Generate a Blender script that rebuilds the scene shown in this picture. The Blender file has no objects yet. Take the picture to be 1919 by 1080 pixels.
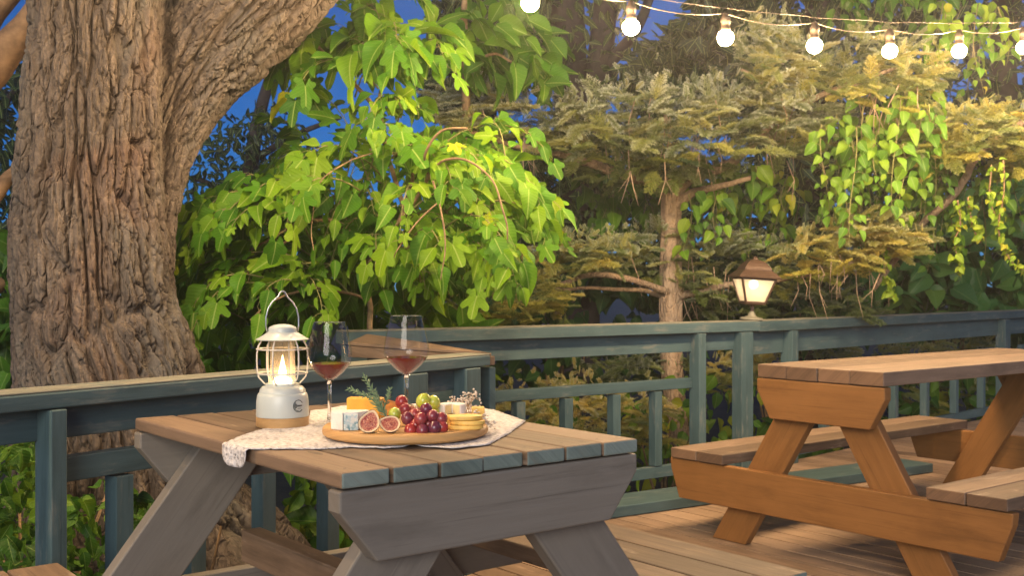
import bpy, bmesh, math, random
import numpy as np
from mathutils import Vector, Matrix, noise
R = math.radians
random.seed(11)
RNG = np.random.default_rng(7)
SC = bpy.context.scene
COL = SC.collection
F = 2050.0                      # focal length in photo pixels
EYE = Vector((0, 0, 1.04))
U2 = Vector((.785, .62, 0)).normalized()     # across the near table / along the far one
V2 = Vector((-.62, .785, 0)).normalized()
UP = Vector((0, 0, 1))

def at(x, y, d):                # a point at distance d seen at pixel x, y
    return Vector(((x - 960) / F * d, d, EYE.z + (540 - y) / F * d))
def on(x, y, z):                # a point at height z seen at pixel x, y
    return at(x, y, F * (EYE.z - z) / (y - 540))

# ---------------------------------------------------------------- objects
def tag(o, label=None, cat=None, group=None, kind=None):
    if label: o['label'] = label
    if cat: o['category'] = cat
    if group: o['group'] = group
    if kind: o['kind'] = kind
    return o
def thing(name, loc, label, cat, group=None, rz=0):
    o = bpy.data.objects.new(name, None)
    o.empty_display_size = .05
    o.location = loc; o.rotation_euler = (0, 0, rz)
    COL.objects.link(o)
    return tag(o, label, cat, group)
def link(name, me, mat, parent=None, smooth=False):
    o = bpy.data.objects.new(name, me)
    COL.objects.link(o)
    if mat:
        for m in (mat if isinstance(mat, (list, tuple)) else [mat]): me.materials.append(m)
    if smooth:
        me.polygons.foreach_set('use_smooth', np.ones(len(me.polygons), dtype=bool))
    if parent:
        o.parent = parent
        p = parent
        off = Vector((0, 0, 0))
        M = Matrix()
        chain = []
        while p: chain.append(p); p = p.parent
        for q in reversed(chain): M = M @ q.matrix_basis
        o.matrix_basis = M.inverted()      # verts were given in world space
    return o
def bevel(o, w=.003, seg=2):
    m = o.modifiers.new('bevel', 'BEVEL'); m.width = w; m.segments = seg
    m.limit_method = 'ANGLE'; m.angle_limit = R(40)
    return o

class MB:                       # collects shapes for one mesh; uv.x runs along the grain in metres
    def __init__(s): s.v = []; s.f = []; s.uv = []; s.mi = []; s.tone = []
    def _face(s, idx, uvs, mi=0): s.f.append(idx); s.uv.extend(uvs); s.mi.append(mi)
    def box(s, o, ax, ay, az, lx, ly, lz, mi=0, tone=None, endmi=None):
        """corner o; ax is the grain direction"""
        n = len(s.v); t = random.random() if tone is None else tone
        for k in range(8):
            i, j, l = k & 1, (k >> 1) & 1, k >> 2
            s.v.append(tuple(o + ax * (lx * i) + ay * (ly * j) + az * (lz * l))); s.tone.append(t)
        ou, ov = random.random() * 9, random.random() * 9
        flip = ax.cross(ay).dot(az) < 0
        for q, a, b in (((0, 1, 5, 4), 0, 2), ((3, 2, 6, 7), 0, 2), ((0, 2, 3, 1), 0, 1), ((4, 5, 7, 6), 0, 1), ((2, 0, 4, 6), 1, 2), ((1, 3, 7, 5), 1, 2)):
            L = (lx, ly, lz)
            uvs = []
            for k in q:
                c = (k & 1, (k >> 1) & 1, k >> 2)
                if a == 0: uvs.append((ou + c[0] * lx, ov + c[b] * L[b] + (.37 if b == 2 else 0)))
                else: uvs.append((ou + c[1] * ly * .15, ov + c[2] * lz + c[1] * ly * .9))
            qq = tuple(n + k for k in q)
            if flip: qq = qq[::-1]; uvs = uvs[::-1]
            s._face(qq, uvs, (endmi if (a == 1 and endmi is not None) else mi))
    def prism(s, pts, ext, ax, mi=0, tone=None):
        """planar polygon pts extruded by vector ext; ax = grain direction"""
        n = len(s.v); m = len(pts); t = random.random() if tone is None else tone
        ou, ov = random.random() * 9, random.random() * 9
        az = ext.normalized(); ay = az.cross(ax).normalized()
        nrm = Vector((0, 0, 0))
        for i in range(m): nrm += pts[i].cross(pts[(i + 1) % m])
        if nrm.dot(ext) > 0: pts = pts[::-1]
        for p in list(pts) + [p + ext for p in pts]: s.v.append(tuple(p)); s.tone.append(t)
        def uv(p): return (ou + p.dot(ax), ov + p.dot(ay) + p.dot(az))
        s._face(tuple(n + i for i in range(m)), [uv(p) for p in pts], mi)
        s._face(tuple(n + m + i for i in reversed(range(m))), [uv(p + ext) for p in reversed(pts)], mi)
        for i in range(m):
            j = (i + 1) % m
            s._face((n + j, n + i, n + m + i, n + m + j), [uv(pts[j]), uv(pts[i]), uv(pts[i] + ext), uv(pts[j] + ext)], mi)
    def tube(s, pts, rad, seg=8, mi=0, tone=.5, cap=True):
        pts = [Vector(p) for p in pts]; n0 = len(s.v)
        if not hasattr(rad, '__len__'): rad = [rad] * len(pts)
        ref = None; ln = 0
        for i, p in enumerate(pts):
            a = pts[max(i - 1, 0)]; b = pts[min(i + 1, len(pts) - 1)]
            t = (b - a).normalized()
            if ref is None: ref = t.orthogonal().normalized()
            else:
                ref = (ref - t * ref.dot(t))
                ref = ref.normalized() if ref.length > 1e-6 else t.orthogonal().normalized()
            bi = t.cross(ref)
            for k in range(seg):
                A = 2 * math.pi * k / seg
                s.v.append(tuple(p + (ref * math.cos(A) + bi * math.sin(A)) * rad[i])); s.tone.append(tone)
        for i in range(len(pts) - 1):
            l1 = ln + (pts[i + 1] - pts[i]).length
            for k in range(seg):
                k2 = (k + 1) % seg; a = n0 + i * seg
                s._face((a + k, a + k2, a + seg + k2, a + seg + k), [(ln, k / seg), (ln, (k + 1) / seg), (l1, (k + 1) / seg), (l1, k / seg)], mi)
            ln = l1
        if cap:
            for base, rev in ((n0, True), (n0 + (len(pts) - 1) * seg, False)):
                idx = [base + k for k in range(seg)]
                s._face(tuple(reversed(idx)) if rev else tuple(idx), [(0, 0)] * seg, mi)
    def lathe(s, prof, c, seg=32, mi=0, tone=.5, close=False):
        n0 = len(s.v); m = len(prof)
        for (r, z) in prof:
            for k in range(seg):
                A = 2 * math.pi * k / seg
                s.v.append((c[0] + r * math.cos(A), c[1] + r * math.sin(A), c[2] + z)); s.tone.append(tone)
        for i in range(m - 1):
            for k in range(seg):
                k2 = (k + 1) % seg; a = n0 + i * seg
                s._face((a + k, a + k2, a + seg + k2, a + seg + k), [(k / seg, prof[i][1]), ((k + 1) / seg, prof[i][1]), ((k + 1) / seg, prof[i + 1][1]), (k / seg, prof[i + 1][1])], mi)
        if prof[0][0] > 1e-5 and close: s._face(tuple(n0 + k for k in reversed(range(seg))), [(0, 0)] * seg, mi)
        if prof[-1][0] > 1e-5 and close: s._face(tuple(n0 + (m - 1) * seg + k for k in range(seg)), [(0, 0)] * seg, mi)
    def sphere(s, c, r, seg=16, rings=10, mi=0, tone=.5, sq=(1, 1, 1), rot=None):
        n0 = len(s.v); c = Vector(c)
        for i in range(rings + 1):
            th = math.pi * i / rings
            for k in range(seg):
                A = 2 * math.pi * k / seg
                p = Vector((r * sq[0] * math.sin(th) * math.cos(A), r * sq[1] * math.sin(th) * math.sin(A), -r * sq[2] * math.cos(th)))
                if rot: p = rot @ p
                s.v.append(tuple(c + p)); s.tone.append(tone)
        for i in range(rings):
            for k in range(seg):
                k2 = (k + 1) % seg; a = n0 + i * seg
                s._face((a + k, a + k2, a + seg + k2, a + seg + k), [(k / seg, i / rings)] * 4, mi)
    def mesh(s, name):
        me = bpy.data.meshes.new(name)
        me.from_pydata(s.v, [], s.f)
        uv = me.uv_layers.new(name='UVMap')
        uv.data.foreach_set('uv', np.array(s.uv, dtype=np.float32).ravel())
        me.polygons.foreach_set('material_index', np.array(s.mi, dtype=np.int32))
        at_ = me.attributes.new('tone', 'FLOAT', 'POINT')
        at_.data.foreach_set('value', np.array(s.tone, dtype=np.float32))
        me.update()
        return me
    def build(s, name, mat, parent=None, smooth=False, weld=False):
        me = s.mesh(name)
        if weld:
            bm = bmesh.new(); bm.from_mesh(me); bmesh.ops.remove_doubles(bm, verts=bm.verts, dist=1e-5); bm.to_mesh(me); bm.free()
        return link(name, me, mat, parent, smooth)

def np_mesh(name, V, FQ, uv=None, attrs=None):
    """V (n,3), FQ (m,k) of one face size"""
    me = bpy.data.meshes.new(name)
    m, k = FQ.shape
    me.vertices.add(len(V)); me.vertices.foreach_set('co', V.astype(np.float32).ravel())
    me.loops.add(m * k); me.loops.foreach_set('vertex_index', FQ.astype(np.int32).ravel())
    me.polygons.add(m)
    me.polygons.foreach_set('loop_start', np.arange(0, m * k, k, dtype=np.int32))
    me.polygons.foreach_set('loop_total', np.full(m, k, dtype=np.int32))
    if uv is not None:
        l = me.uv_layers.new(name='UVMap'); l.data.foreach_set('uv', uv[FQ.ravel()].astype(np.float32).ravel())
    for nm, a in (attrs or {}).items():
        A = me.attributes.new(nm, 'FLOAT', 'POINT'); A.data.foreach_set('value', a.astype(np.float32))
    me.update(calc_edges=True)
    return me

# ---------------------------------------------------------------- materials
class NT:
    def __init__(s, name):
        s.m = bpy.data.materials.new(name); s.m.use_nodes = True
        s.t = s.m.node_tree; s.n = s.t.nodes; s.n.clear()
        s.out = s.n.new('ShaderNodeOutputMaterial')
    def add(s, typ, **kw):
        n = s.n.new('ShaderNode' + typ)
        for k, v in kw.items(): setattr(n, k, v)
        return n
    def ln(s, a, b): s.t.links.new(a, b)
    def math(s, op, a, b=None, c=None, clamp=False):
        n = s.add('Math', operation=op, use_clamp=clamp)
        for i, x in enumerate((a, b, c)):
            if x is None: continue
            if isinstance(x, (int, float)): n.inputs[i].default_value = x
            else: s.ln(x, n.inputs[i])
        return n.outputs[0]
    def ramp(s, fac, stops, interp='LINEAR'):
        n = s.add('ValToRGB'); cr = n.color_ramp; cr.interpolation = interp
        while len(cr.elements) < len(stops): cr.elements.new(.5)
        for e, (p, c) in zip(cr.elements, stops):
            e.position = p; e.color = (*c, 1) if len(c) == 3 else c
        s.ln(fac, n.inputs[0]); return n.outputs[0]
    def mix(s, f, a, b, blend='MIX'):
        n = s.add('Mix', data_type='RGBA', blend_type=blend)
        for i, x in ((0, f), (6, a), (7, b)):
            if isinstance(x, (int, float)): n.inputs[i].default_value = x
            elif isinstance(x, tuple): n.inputs[i].default_value = (*x, 1)
            else: s.ln(x, n.inputs[i])
        return n.outputs[2]
    def noise(s, vec, scale, detail=4, rough=.55, dist=0):
        n = s.add('TexNoise'); n.inputs['Scale'].default_value = scale; n.inputs['Detail'].default_value = detail
        n.inputs['Roughness'].default_value = rough; n.inputs['Distortion'].default_value = dist
        if vec is not None: s.ln(vec, n.inputs['Vector'])
        return n.outputs['Fac']
    def mapping(s, vec, sc=(1, 1, 1), loc=(0, 0, 0)):
        n = s.add('Mapping'); n.inputs['Scale'].default_value = sc; n.inputs['Location'].default_value = loc
        s.ln(vec, n.inputs['Vector']); return n.outputs[0]
    def coord(s, which='Object'): return s.add('TexCoord').outputs[which]
    def attr(s, name):
        n = s.add('Attribute', attribute_name=name); return n.outputs['Fac']
    def bump(s, h, strength=.3, dist=.01, normal=None):
        n = s.add('Bump'); n.inputs['Strength'].default_value = strength; n.inputs['Distance'].default_value = dist
        s.ln(h, n.inputs['Height'])
        if normal is not None: s.ln(normal, n.inputs['Normal'])
        return n.outputs[0]
    def pbsdf(s, col=None, rough=.5, normal=None, **kw):
        n = s.add('BsdfPrincipled')
        if col is not None:
            if isinstance(col, tuple): n.inputs['Base Color'].default_value = (*col, 1)
            else: s.ln(col, n.inputs['Base Color'])
        if isinstance(rough, (int, float)): n.inputs['Roughness'].default_value = rough
        else: s.ln(rough, n.inputs['Roughness'])
        if normal is not None: s.ln(normal, n.inputs['Normal'])
        for k, v in kw.items():
            n.inputs[k.replace('_', ' ')].default_value = v
        return n
    def done(s, sh):
        s.ln(sh.outputs[0] if hasattr(sh, 'outputs') else sh, s.out.inputs['Surface']); return s.m

def wood(name, dark, light, grain=1.0, rough=.6, tone=.35, wear=None, wear_amt=.0, bumpy=.25, knots=True, coat=0):
    """timber: uv.x along the grain; optional second colour where paint is worn"""
    n = NT(name); uv = n.coord('UV'); ob = n.coord('Object')
    g1 = n.noise(n.mapping(uv, (2.2, 42 * grain, 1)), 1.0, 5, .62, .6)
    g2 = n.noise(n.mapping(uv, (9, 190 * grain, 1)), 1.0, 3, .6)
    blot = n.noise(ob, 6, 3)
    t = n.attr('tone')
    f = n.math('ADD', n.math('MULTIPLY', g1, .62), n.math('MULTIPLY', g2, .3))
    f = n.math('ADD', f, n.math('MULTIPLY', n.math('SUBTRACT', t, .5), tone))
    f = n.math('ADD', f, n.math('MULTIPLY', n.math('SUBTRACT', blot, .5), .35), clamp=True)
    mid = tuple((a + b) / 2 for a, b in zip(dark, light))
    col = n.ramp(f, [(.26, dark), (.48, mid), (.72, light)])
    streak = n.noise(n.mapping(uv, (1.3, 75 * grain, 1), (3, 5, 0)), 1.0, 4, .75)
    col = n.mix(n.ramp(streak, [(.30, (.55, .55, .55)), (.42, (0, 0, 0))]), col, tuple(c * .45 for c in dark))
    stain = n.noise(n.mapping(uv, (1.6, 7, 1), (1, 8, 0)), 1.6, 6, .68)
    col = n.mix(n.ramp(stain, [(.52, (0, 0, 0)), (.70, (.5, .5, .5))]), col, tuple(c * .5 for c in dark))
    if knots:
        v = n.add('TexVoronoi'); v.inputs['Scale'].default_value = 1.0
        n.ln(n.mapping(uv, (2.6, 9, 1)), v.inputs['Vector'])
        kn = n.math('LESS_THAN', v.outputs['Distance'], .07)
        col = n.mix(n.math('MULTIPLY', kn, .55), col, tuple(c * .35 for c in dark))
    if wear:
        wn = n.noise(n.mapping(uv, (5, 30, 1)), 1.0, 6, .7)
        wm = n.ramp(n.math('ADD', wn, n.math('MULTIPLY', n.math('SUBTRACT', blot, .5), .5)), [(.56 - wear_amt, (0, 0, 0)), (.7 - wear_amt, (1, 1, 1))])
        col = n.mix(wm, col, wear)
    h = n.math('ADD', n.math('MULTIPLY', g1, .7), n.math('MULTIPLY', g2, .5))
    nm = n.bump(h, bumpy, .004)
    r = n.math('ADD', n.math('MULTIPLY', g2, .25), rough - .12)
    p = n.pbsdf(col, r, nm)
    p.inputs['Specular IOR Level'].default_value = .35
    return n.done(p)

def plain(name, col, rough=.5, var=.12, scale=30, bump=0, metallic=0, **kw):
    n = NT(name); ob = n.coord('Object')
    f = n.noise(ob, scale, 4)
    a = tuple(max(0, c * (1 - var)) for c in col); b = tuple(min(1, c * (1 + var)) for c in col)
    c = n.ramp(f, [(.3, a), (.7, b)])
    nm = n.bump(f, bump, .004) if bump else None
    p = n.pbsdf(c, rough, nm, Metallic=metallic, **kw)
    return n.done(p)

def leafmat(name, stops, vein=(.4, .5, .15), trans=.35, rough=.42, veins=9.0, dark_back=.0):
    """leaf: colour by a value per leaf, veins by uv"""
    n = NT(name); uv = n.coord('UV'); t = n.attr('tone')
    sp = n.add('SeparateXYZ'); n.ln(uv, sp.inputs[0])
    au = n.math('ABSOLUTE', sp.outputs[0])
    lat = n.math('SINE', n.math('MULTIPLY', n.math('SUBTRACT', sp.outputs[1], n.math('MULTIPLY', au, .75)), 6.283 * veins / 1.0))
    latm = n.math('MULTIPLY', n.math('GREATER_THAN', lat, .93), .22)
    mid = n.math('LESS_THAN', au, .018)
    vm = n.math('MAXIMUM', latm, n.math('MULTIPLY', mid, .9))
    base = n.ramp(t, stops)
    nz = n.noise(n.coord('Object'), 22, 3)
    base = n.mix(n.math('MULTIPLY', nz, .5), base, n.mix(.5, base, (.02, .05, .01)), 'MIX')
    col = n.mix(n.math('MULTIPLY', vm, .6), base, vein)
    hb = n.math('ADD', n.math('MULTIPLY', lat, .18), n.math('MULTIPLY', nz, .3))
    nm = n.bump(hb, .35, .006)
    p = n.pbsdf(col, rough, nm); p.inputs['Specular IOR Level'].default_value = .22
    tr = n.add('BsdfTranslucent'); n.ln(n.mix(.35, col, (.35, .5, .02)), tr.inputs[0])
    m = n.add('MixShader'); m.inputs[0].default_value = trans
    n.ln(p.outputs[0], m.inputs[1]); n.ln(tr.outputs[0], m.inputs[2])
    return n.done(m)
SKY_S, SUN_S, EXPO, HAZE = .078, 2.2, 0.2, .0042
M = {}
M['teal'] = wood('teal_painted_timber', (.042, .078, .086), (.072, .120, .130), tone=.2, rough=.55, wear=(.13, .15, .14), wear_amt=-.01, bumpy=.2, knots=False)
M['lit_top'] = wood('lit_worn_rail_top', (.15, .16, .13), (.27, .25, .19), tone=.2, rough=.6, wear=(.10, .14, .14), wear_amt=.0, bumpy=.25, knots=False)  # cap tops coloured tan for the warm light, with patches of wear
M['top'] = wood('weathered_table_planks', (.085, .056, .035), (.215, .145, .093), tone=.55, rough=.6, wear=(.30, .23, .17), wear_amt=-.05)
M['top_grey'] = wood('greyed_table_planks', (.105, .072, .048), (.225, .155, .108), tone=.5, rough=.62, wear=(.27, .21, .16), wear_amt=-.04)
M['endgrain'] = wood('teal_stained_end_grain', (.11, .15, .135), (.22, .27, .24), tone=.3, rough=.75, bumpy=.5, knots=False, wear=(.16, .13, .10), wear_amt=-.05)
M['endbrown'] = wood('brown_end_grain', (.085, .05, .03), (.18, .105, .06), tone=.5, rough=.75, bumpy=.5, knots=False)
M['cool_lit_frame'] = wood('frame_paint_cool_light', (.172, .153, .127), (.218, .197, .167), tone=.12, rough=.5, bumpy=.14, knots=False)  # shared brown frame paint, greyed here to carry the cool dusk light
M['warm_lit_frame'] = wood('frame_paint_warm_light', (.17, .076, .022), (.245, .115, .036), tone=.12, rough=.5, bumpy=.14, knots=False)  # same frame paint with the warm bulb light put into its colour
M['deck'] = wood('worn_deck_planks', (.15, .10, .066), (.31, .215, .148), tone=.45, rough=.65, wear=(.30, .22, .16), wear_amt=-.04)
M['branch'] = plain('twig_bark', (.23, .15, .075), .8, .4, 40, .5)
M['twig'] = plain('green_brown_twigs', (.20, .19, .06), .7, .3, 30)
M['bgbark'] = plain('dark_tree_bark', (.035, .026, .021), .9, .4, 12, .6)
M['limb'] = plain('orange_brown_bark', (.30, .17, .075), .85, .45, 14, .9)
M['steel'] = plain('dull_steel_wire', (.5, .52, .53), .32, .1, 40, metallic=1)
M['cream'] = plain('cream_enamel', (.50, .545, .51), .35, .05, 20)
M['brass'] = plain('cream_painted_wire', (.70, .66, .56), .35, .06, 40)
M['bamboo'] = wood('pale_bamboo', (.42, .25, .10), (.60, .38, .17), tone=.2, rough=.45, bumpy=.08, knots=False)
M['board'] = wood('light_board_wood', (.45, .24, .08), (.64, .38, .15), tone=.1, rough=.5, bumpy=.08, knots=False)
M['nail'] = plain('rusty_nail_heads', (.045, .030, .022), .6, .3, 60)
M['ink'] = plain('dark_ink', (.03, .045, .045), .5)
M['lampmetal'] = plain('bronze_lamp_metal', (.085, .05, .032), .45, .2, 25, metallic=.3)
M['stonebase'] = plain('weathered_lamp_foot', (.20, .19, .14), .7, .2, 25)
M['cable'] = plain('pale_cable', (.15, .12, .085), .5, .1)
M['socket'] = plain('bulb_socket', (.06, .042, .028), .5, .2)

def ground_mat():
    n = NT('leaf_mulch_soil'); ob = n.coord('Object')
    a = n.noise(ob, 3, 6, .6); b = n.noise(ob, 40, 4, .7)
    c = n.ramp(n.math('ADD', n.math('MULTIPLY', a, .6), n.math('MULTIPLY', b, .4)), [(.3, (.018, .016, .010)), (.5, (.035, .040, .016)), (.7, (.06, .055, .028))])
    return n.done(n.pbsdf(c, .95, n.bump(b, .8, .03)))
M['ground'] = ground_mat()

def bark_mat(name, c1, c2, c3):
    n = NT(name); ob = n.coord('Object')
    st = n.mapping(ob, (1, 1, .22))
    w = n.noise(st, 5, 4, .6)
    a = n.noise(st, 26, 6, .65, .5); b = n.noise(ob, 95, 5, .7)
    pat = n.noise(ob, 2.2, 3, .5)
    f = n.math('ADD', n.math('MULTIPLY', a, .55), n.math('MULTIPLY', b, .45))
    f = n.math('ADD', f, n.math('MULTIPLY', n.math('SUBTRACT', w, .5), .3), clamp=True)
    col = n.ramp(f, [(.3, c1), (.52, c2), (.72, c3)])
    col = n.mix(n.ramp(pat, [(.56, (0, 0, 0)), (.72, (.55, .55, .55))]), col, n.mix(.5, col, (.20, .085, .045)))
    gp = n.noise(n.mapping(ob, (1, 1, .5), (4, 2, 9)), 3.4, 4, .6)
    col = n.mix(n.ramp(gp, [(.5, (0, 0, 0)), (.66, (.65, .65, .65))]), col, n.mix(.55, col, (.15, .155, .135)))
    v = n.add('TexVoronoi', feature='DISTANCE_TO_EDGE'); v.inputs['Scale'].default_value = 30
    wv = n.add('VectorMath', operation='ADD'); n.ln(n.mapping(ob, (1, 1, .35)), wv.inputs[0])
    nv = n.add('TexNoise'); nv.inputs['Scale'].default_value = 9; n.ln(ob, nv.inputs['Vector'])
    sc = n.add('VectorMath', operation='SCALE'); sc.inputs['Scale'].default_value = .09; n.ln(nv.outputs['Color'], sc.inputs[0])
    n.ln(sc.outputs[0], wv.inputs[1]); n.ln(wv.outputs[0], v.inputs['Vector'])
    crack = n.math('MINIMUM', n.math('MULTIPLY', v.outputs['Distance'], 5), 1)
    h = n.math('ADD', n.math('MULTIPLY', crack, .8), n.math('ADD', n.math('MULTIPLY', a, .7), n.math('MULTIPLY', b, .35)))
    return n.done(n.pbsdf(col, .85, n.bump(h, .7, .012)))
M['bark'] = bark_mat('furrowed_bark', (.044, .034, .027), (.105, .082, .063), (.225, .180, .138))
M['firbark'] = bark_mat('pale_fir_bark', (.25, .165, .10), (.42, .295, .19), (.56, .42, .29))

M['fig'] = leafmat('big_leaf_green', [(0, (.035, .13, .008)), (.3, (.08, .24, .010)), (.65, (.21, .37, .010)), (.9, (.38, .46, .015)), (1, (.55, .44, .02))], vein=(.42, .52, .14), trans=.42, rough=.55)
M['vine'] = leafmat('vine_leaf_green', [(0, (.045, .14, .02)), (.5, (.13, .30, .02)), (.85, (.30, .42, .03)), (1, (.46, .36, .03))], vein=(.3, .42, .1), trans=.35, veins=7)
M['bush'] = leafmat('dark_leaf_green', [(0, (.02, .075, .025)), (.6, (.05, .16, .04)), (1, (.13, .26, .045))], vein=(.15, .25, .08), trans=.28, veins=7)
M['under'] = leafmat('ground_leaf_green', [(0, (.022, .08, .014)), (.55, (.07, .19, .018)), (.9, (.20, .34, .03)), (1, (.38, .38, .03))], vein=(.25, .36, .1), trans=.3, veins=7)
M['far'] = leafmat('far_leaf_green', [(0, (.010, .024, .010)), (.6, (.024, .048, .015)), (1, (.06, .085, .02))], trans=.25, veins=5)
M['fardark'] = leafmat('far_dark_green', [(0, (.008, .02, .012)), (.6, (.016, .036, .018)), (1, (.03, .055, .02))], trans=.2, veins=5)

def needle_mat():
    n = NT('fir_needles'); t = n.attr('tone'); tip = n.attr('tip')
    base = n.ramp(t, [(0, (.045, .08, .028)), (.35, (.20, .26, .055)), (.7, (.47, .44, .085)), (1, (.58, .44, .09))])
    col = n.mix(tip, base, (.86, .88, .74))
    p = n.pbsdf(col, .5); p.inputs['Specular IOR Level'].default_value = .3
    tr = n.add('BsdfTranslucent'); n.ln(col, tr.inputs[0])
    m = n.add('MixShader'); m.inputs[0].default_value = .42
    n.ln(p.outputs[0], m.inputs[1]); n.ln(tr.outputs[0], m.inputs[2])
    return n.done(m)
M['needle'] = needle_mat()

def emit(name, col, s):
    n = NT(name); e = n.add('Emission'); e.inputs[0].default_value = (*col, 1); e.inputs[1].default_value = s
    return n.done(e)
def glass(name, col=(1, 1, 1), rough=0, ior=1.45):
    n = NT(name)
    g = n.add('BsdfGlass'); g.inputs['Color'].default_value = (*col, 1); g.inputs['Roughness'].default_value = rough; g.inputs['IOR'].default_value = ior
    return n.done(g)
def thin_glass(name, tint=(1, 1, 1), refl=.09, rough=.03):
    n = NT(name)
    lw = n.add('LayerWeight'); lw.inputs[0].default_value = .35
    tr = n.add('BsdfTransparent'); tr.inputs[0].default_value = (*tint, 1)
    gl = n.add('BsdfGlossy'); gl.inputs['Roughness'].default_value = rough
    m = n.add('MixShader')
    n.ln(n.math('ADD', n.math('MULTIPLY', n.math('POWER', lw.outputs['Facing'], 1.9), .55), refl, clamp=True), m.inputs[0])
    n.ln(tr.outputs[0], m.inputs[1]); n.ln(gl.outputs[0], m.inputs[2])
    return n.done(m)
M['glass'] = thin_glass('wine_glass', (.985, .985, .98), .03, .05)
M['stemglass'] = glass('stem_glass')
def chimney():
    m0 = thin_glass('lantern_chimney', (.97, .94, .88), .06, .08); n = m0.node_tree
    old = n.nodes['Material Output'].inputs['Surface'].links[0].from_socket
    t = n.nodes.new('ShaderNodeBsdfTranslucent'); t.inputs[0].default_value = (.95, .86, .74, 1)
    m = n.nodes.new('ShaderNodeMixShader'); m.inputs[0].default_value = .22
    n.links.new(old, m.inputs[1]); n.links.new(t.outputs[0], m.inputs[2]); n.links.new(m.outputs[0], n.nodes['Material Output'].inputs['Surface'])
    return m0
M['chimney'] = chimney()
M['gold_rim'] = plain('cut_brie', (.78, .66, .36), .5, .1, 60, .2)
M['bulb'] = emit('lit_bulb', (1, .68, .36), 1150)
M['flame'] = emit('lantern_flame', (1, .60, .25), 16)
M['glow'] = emit('lantern_glow', (1, .74, .44), 9)
M['lampbulb'] = emit('post_lamp_bulb', (1, .84, .62), 34)
def frosted():
    n = NT('frosted_lamp_pane')
    d = n.add('BsdfTranslucent'); d.inputs[0].default_value = (.95, .88, .74, 1)
    t = n.add('BsdfTransparent'); t.inputs[0].default_value = (.95, .9, .8, 1)
    g = n.pbsdf((.75, .68, .55), .3)
    m = n.add('MixShader'); m.inputs[0].default_value = .42; n.ln(d.outputs[0], m.inputs[1]); n.ln(t.outputs[0], m.inputs[2])
    m2 = n.add('MixShader'); m2.inputs[0].default_value = .3; n.ln(m.outputs[0], m2.inputs[1]); n.ln(g.outputs[0], m2.inputs[2])
    return n.done(m2)
M['frost'] = frosted()
def wine():
    n = NT('red_wine'); p = n.pbsdf((.20, .018, .018), .06); p.inputs['Transmission Weight'].default_value = .35; p.inputs['IOR'].default_value = 1.33
    return n.done(p)
M['wine'] = wine()
def cloth():
    n = NT('white_lace_cotton'); uv = n.coord('Object')
    v = n.add('TexVoronoi'); v.inputs['Scale'].default_value = 95; n.ln(uv, v.inputs['Vector'])
    w = n.noise(uv, 240, 3); big = n.noise(uv, 18, 4)
    c = n.ramp(n.math('ADD', n.math('MULTIPLY', v.outputs['Distance'], .7), n.math('MULTIPLY', big, .35)), [(.2, (.34, .31, .30)), (.42, (.56, .54, .53)), (.8, (.70, .68, .67))])
    v2 = n.add('TexVoronoi'); v2.inputs['Scale'].default_value = 120; n.ln(uv, v2.inputs['Vector'])
    zone = n.ramp(n.noise(uv, 26, 3), [(.46, (0, 0, 0)), (.56, (1, 1, 1))])
    hole = n.math('MULTIPLY', n.math('LESS_THAN', v2.outputs['Distance'], .27), zone)
    p = (n.pbsdf(c, .9, n.bump(n.math('ADD', n.math('MULTIPLY', v.outputs['Distance'], 1.0), n.math('ADD', n.math('MULTIPLY', w, .5), n.math('MULTIPLY', big, .8))), .8, .004)))
    t = n.add('BsdfTransparent'); m = n.add('MixShader'); n.ln(hole, m.inputs[0]); n.ln(p.outputs[0], m.inputs[1]); n.ln(t.outputs[0], m.inputs[2])
    return n.done(m)
M['cloth'] = cloth()
def grape(name, a, b, bloom):
    n = NT(name); t = n.attr('tone'); ob = n.coord('Object')
    col = n.ramp(t, [(0, a), (1, b)])
    nz = n.noise(ob, 60, 4)
    col = n.mix(n.ramp(nz, [(.45, (0, 0, 0)), (.75, (.5, .5, .5))]), col, bloom)
    p = n.pbsdf(col, .22); p.inputs['Subsurface Weight'].default_value = .25; p.inputs['Subsurface Radius'].default_value = (.02, .005, .003); p.inputs['Subsurface Scale'].default_value = .3
    return n.done(p)
M['redgrape'] = grape('red_grape_skin', (.11, .02, .045), (.42, .045, .03), (.28, .11, .12))
M['greengrape'] = grape('green_grape_skin', (.40, .46, .04), (.52, .55, .07), (.55, .60, .2))
def figflesh():
    n = NT('fig_flesh'); uv = n.coord('UV')
    sp = n.add('SeparateXYZ'); n.ln(uv, sp.inputs[0])
    v = n.add('TexVoronoi'); v.inputs['Scale'].default_value = 420; n.ln(n.coord('Object'), v.inputs['Vector'])
    seed = n.ramp(v.outputs['Distance'], [(.12, (.62, .38, .20)), (.4, (.42, .10, .065)), (.8, (.24, .045, .04))])
    col = n.mix(n.ramp(n.math('ADD', sp.outputs[0], n.math('MULTIPLY', n.noise(n.coord('Object'), 160, 3), .12)), [(.84, (0, 0, 0)), (.93, (1, 1, 1))]), seed, (.72, .54, .32))
    return n.done(n.pbsdf(col, .35, n.bump(v.outputs['Distance'], .5, .002)))
M['figflesh'] = figflesh()
M['figskin'] = plain('fig_skin', (.11, .035, .055), .5, .45, 60, .1)
M['figorange'] = plain('dried_apricot_flesh', (.60, .25, .05), .4, .3, 90, .3)
M['cheddar'] = plain('orange_cheddar', (.80, .42, .035), .45, .1, 60, .12)
M['slice'] = plain('yellow_cheese', (.78, .50, .12), .45, .18, 50, .12)
M['brierind'] = plain('white_brie_rind', (.78, .74, .66), .8, .1, 60, .5)
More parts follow.
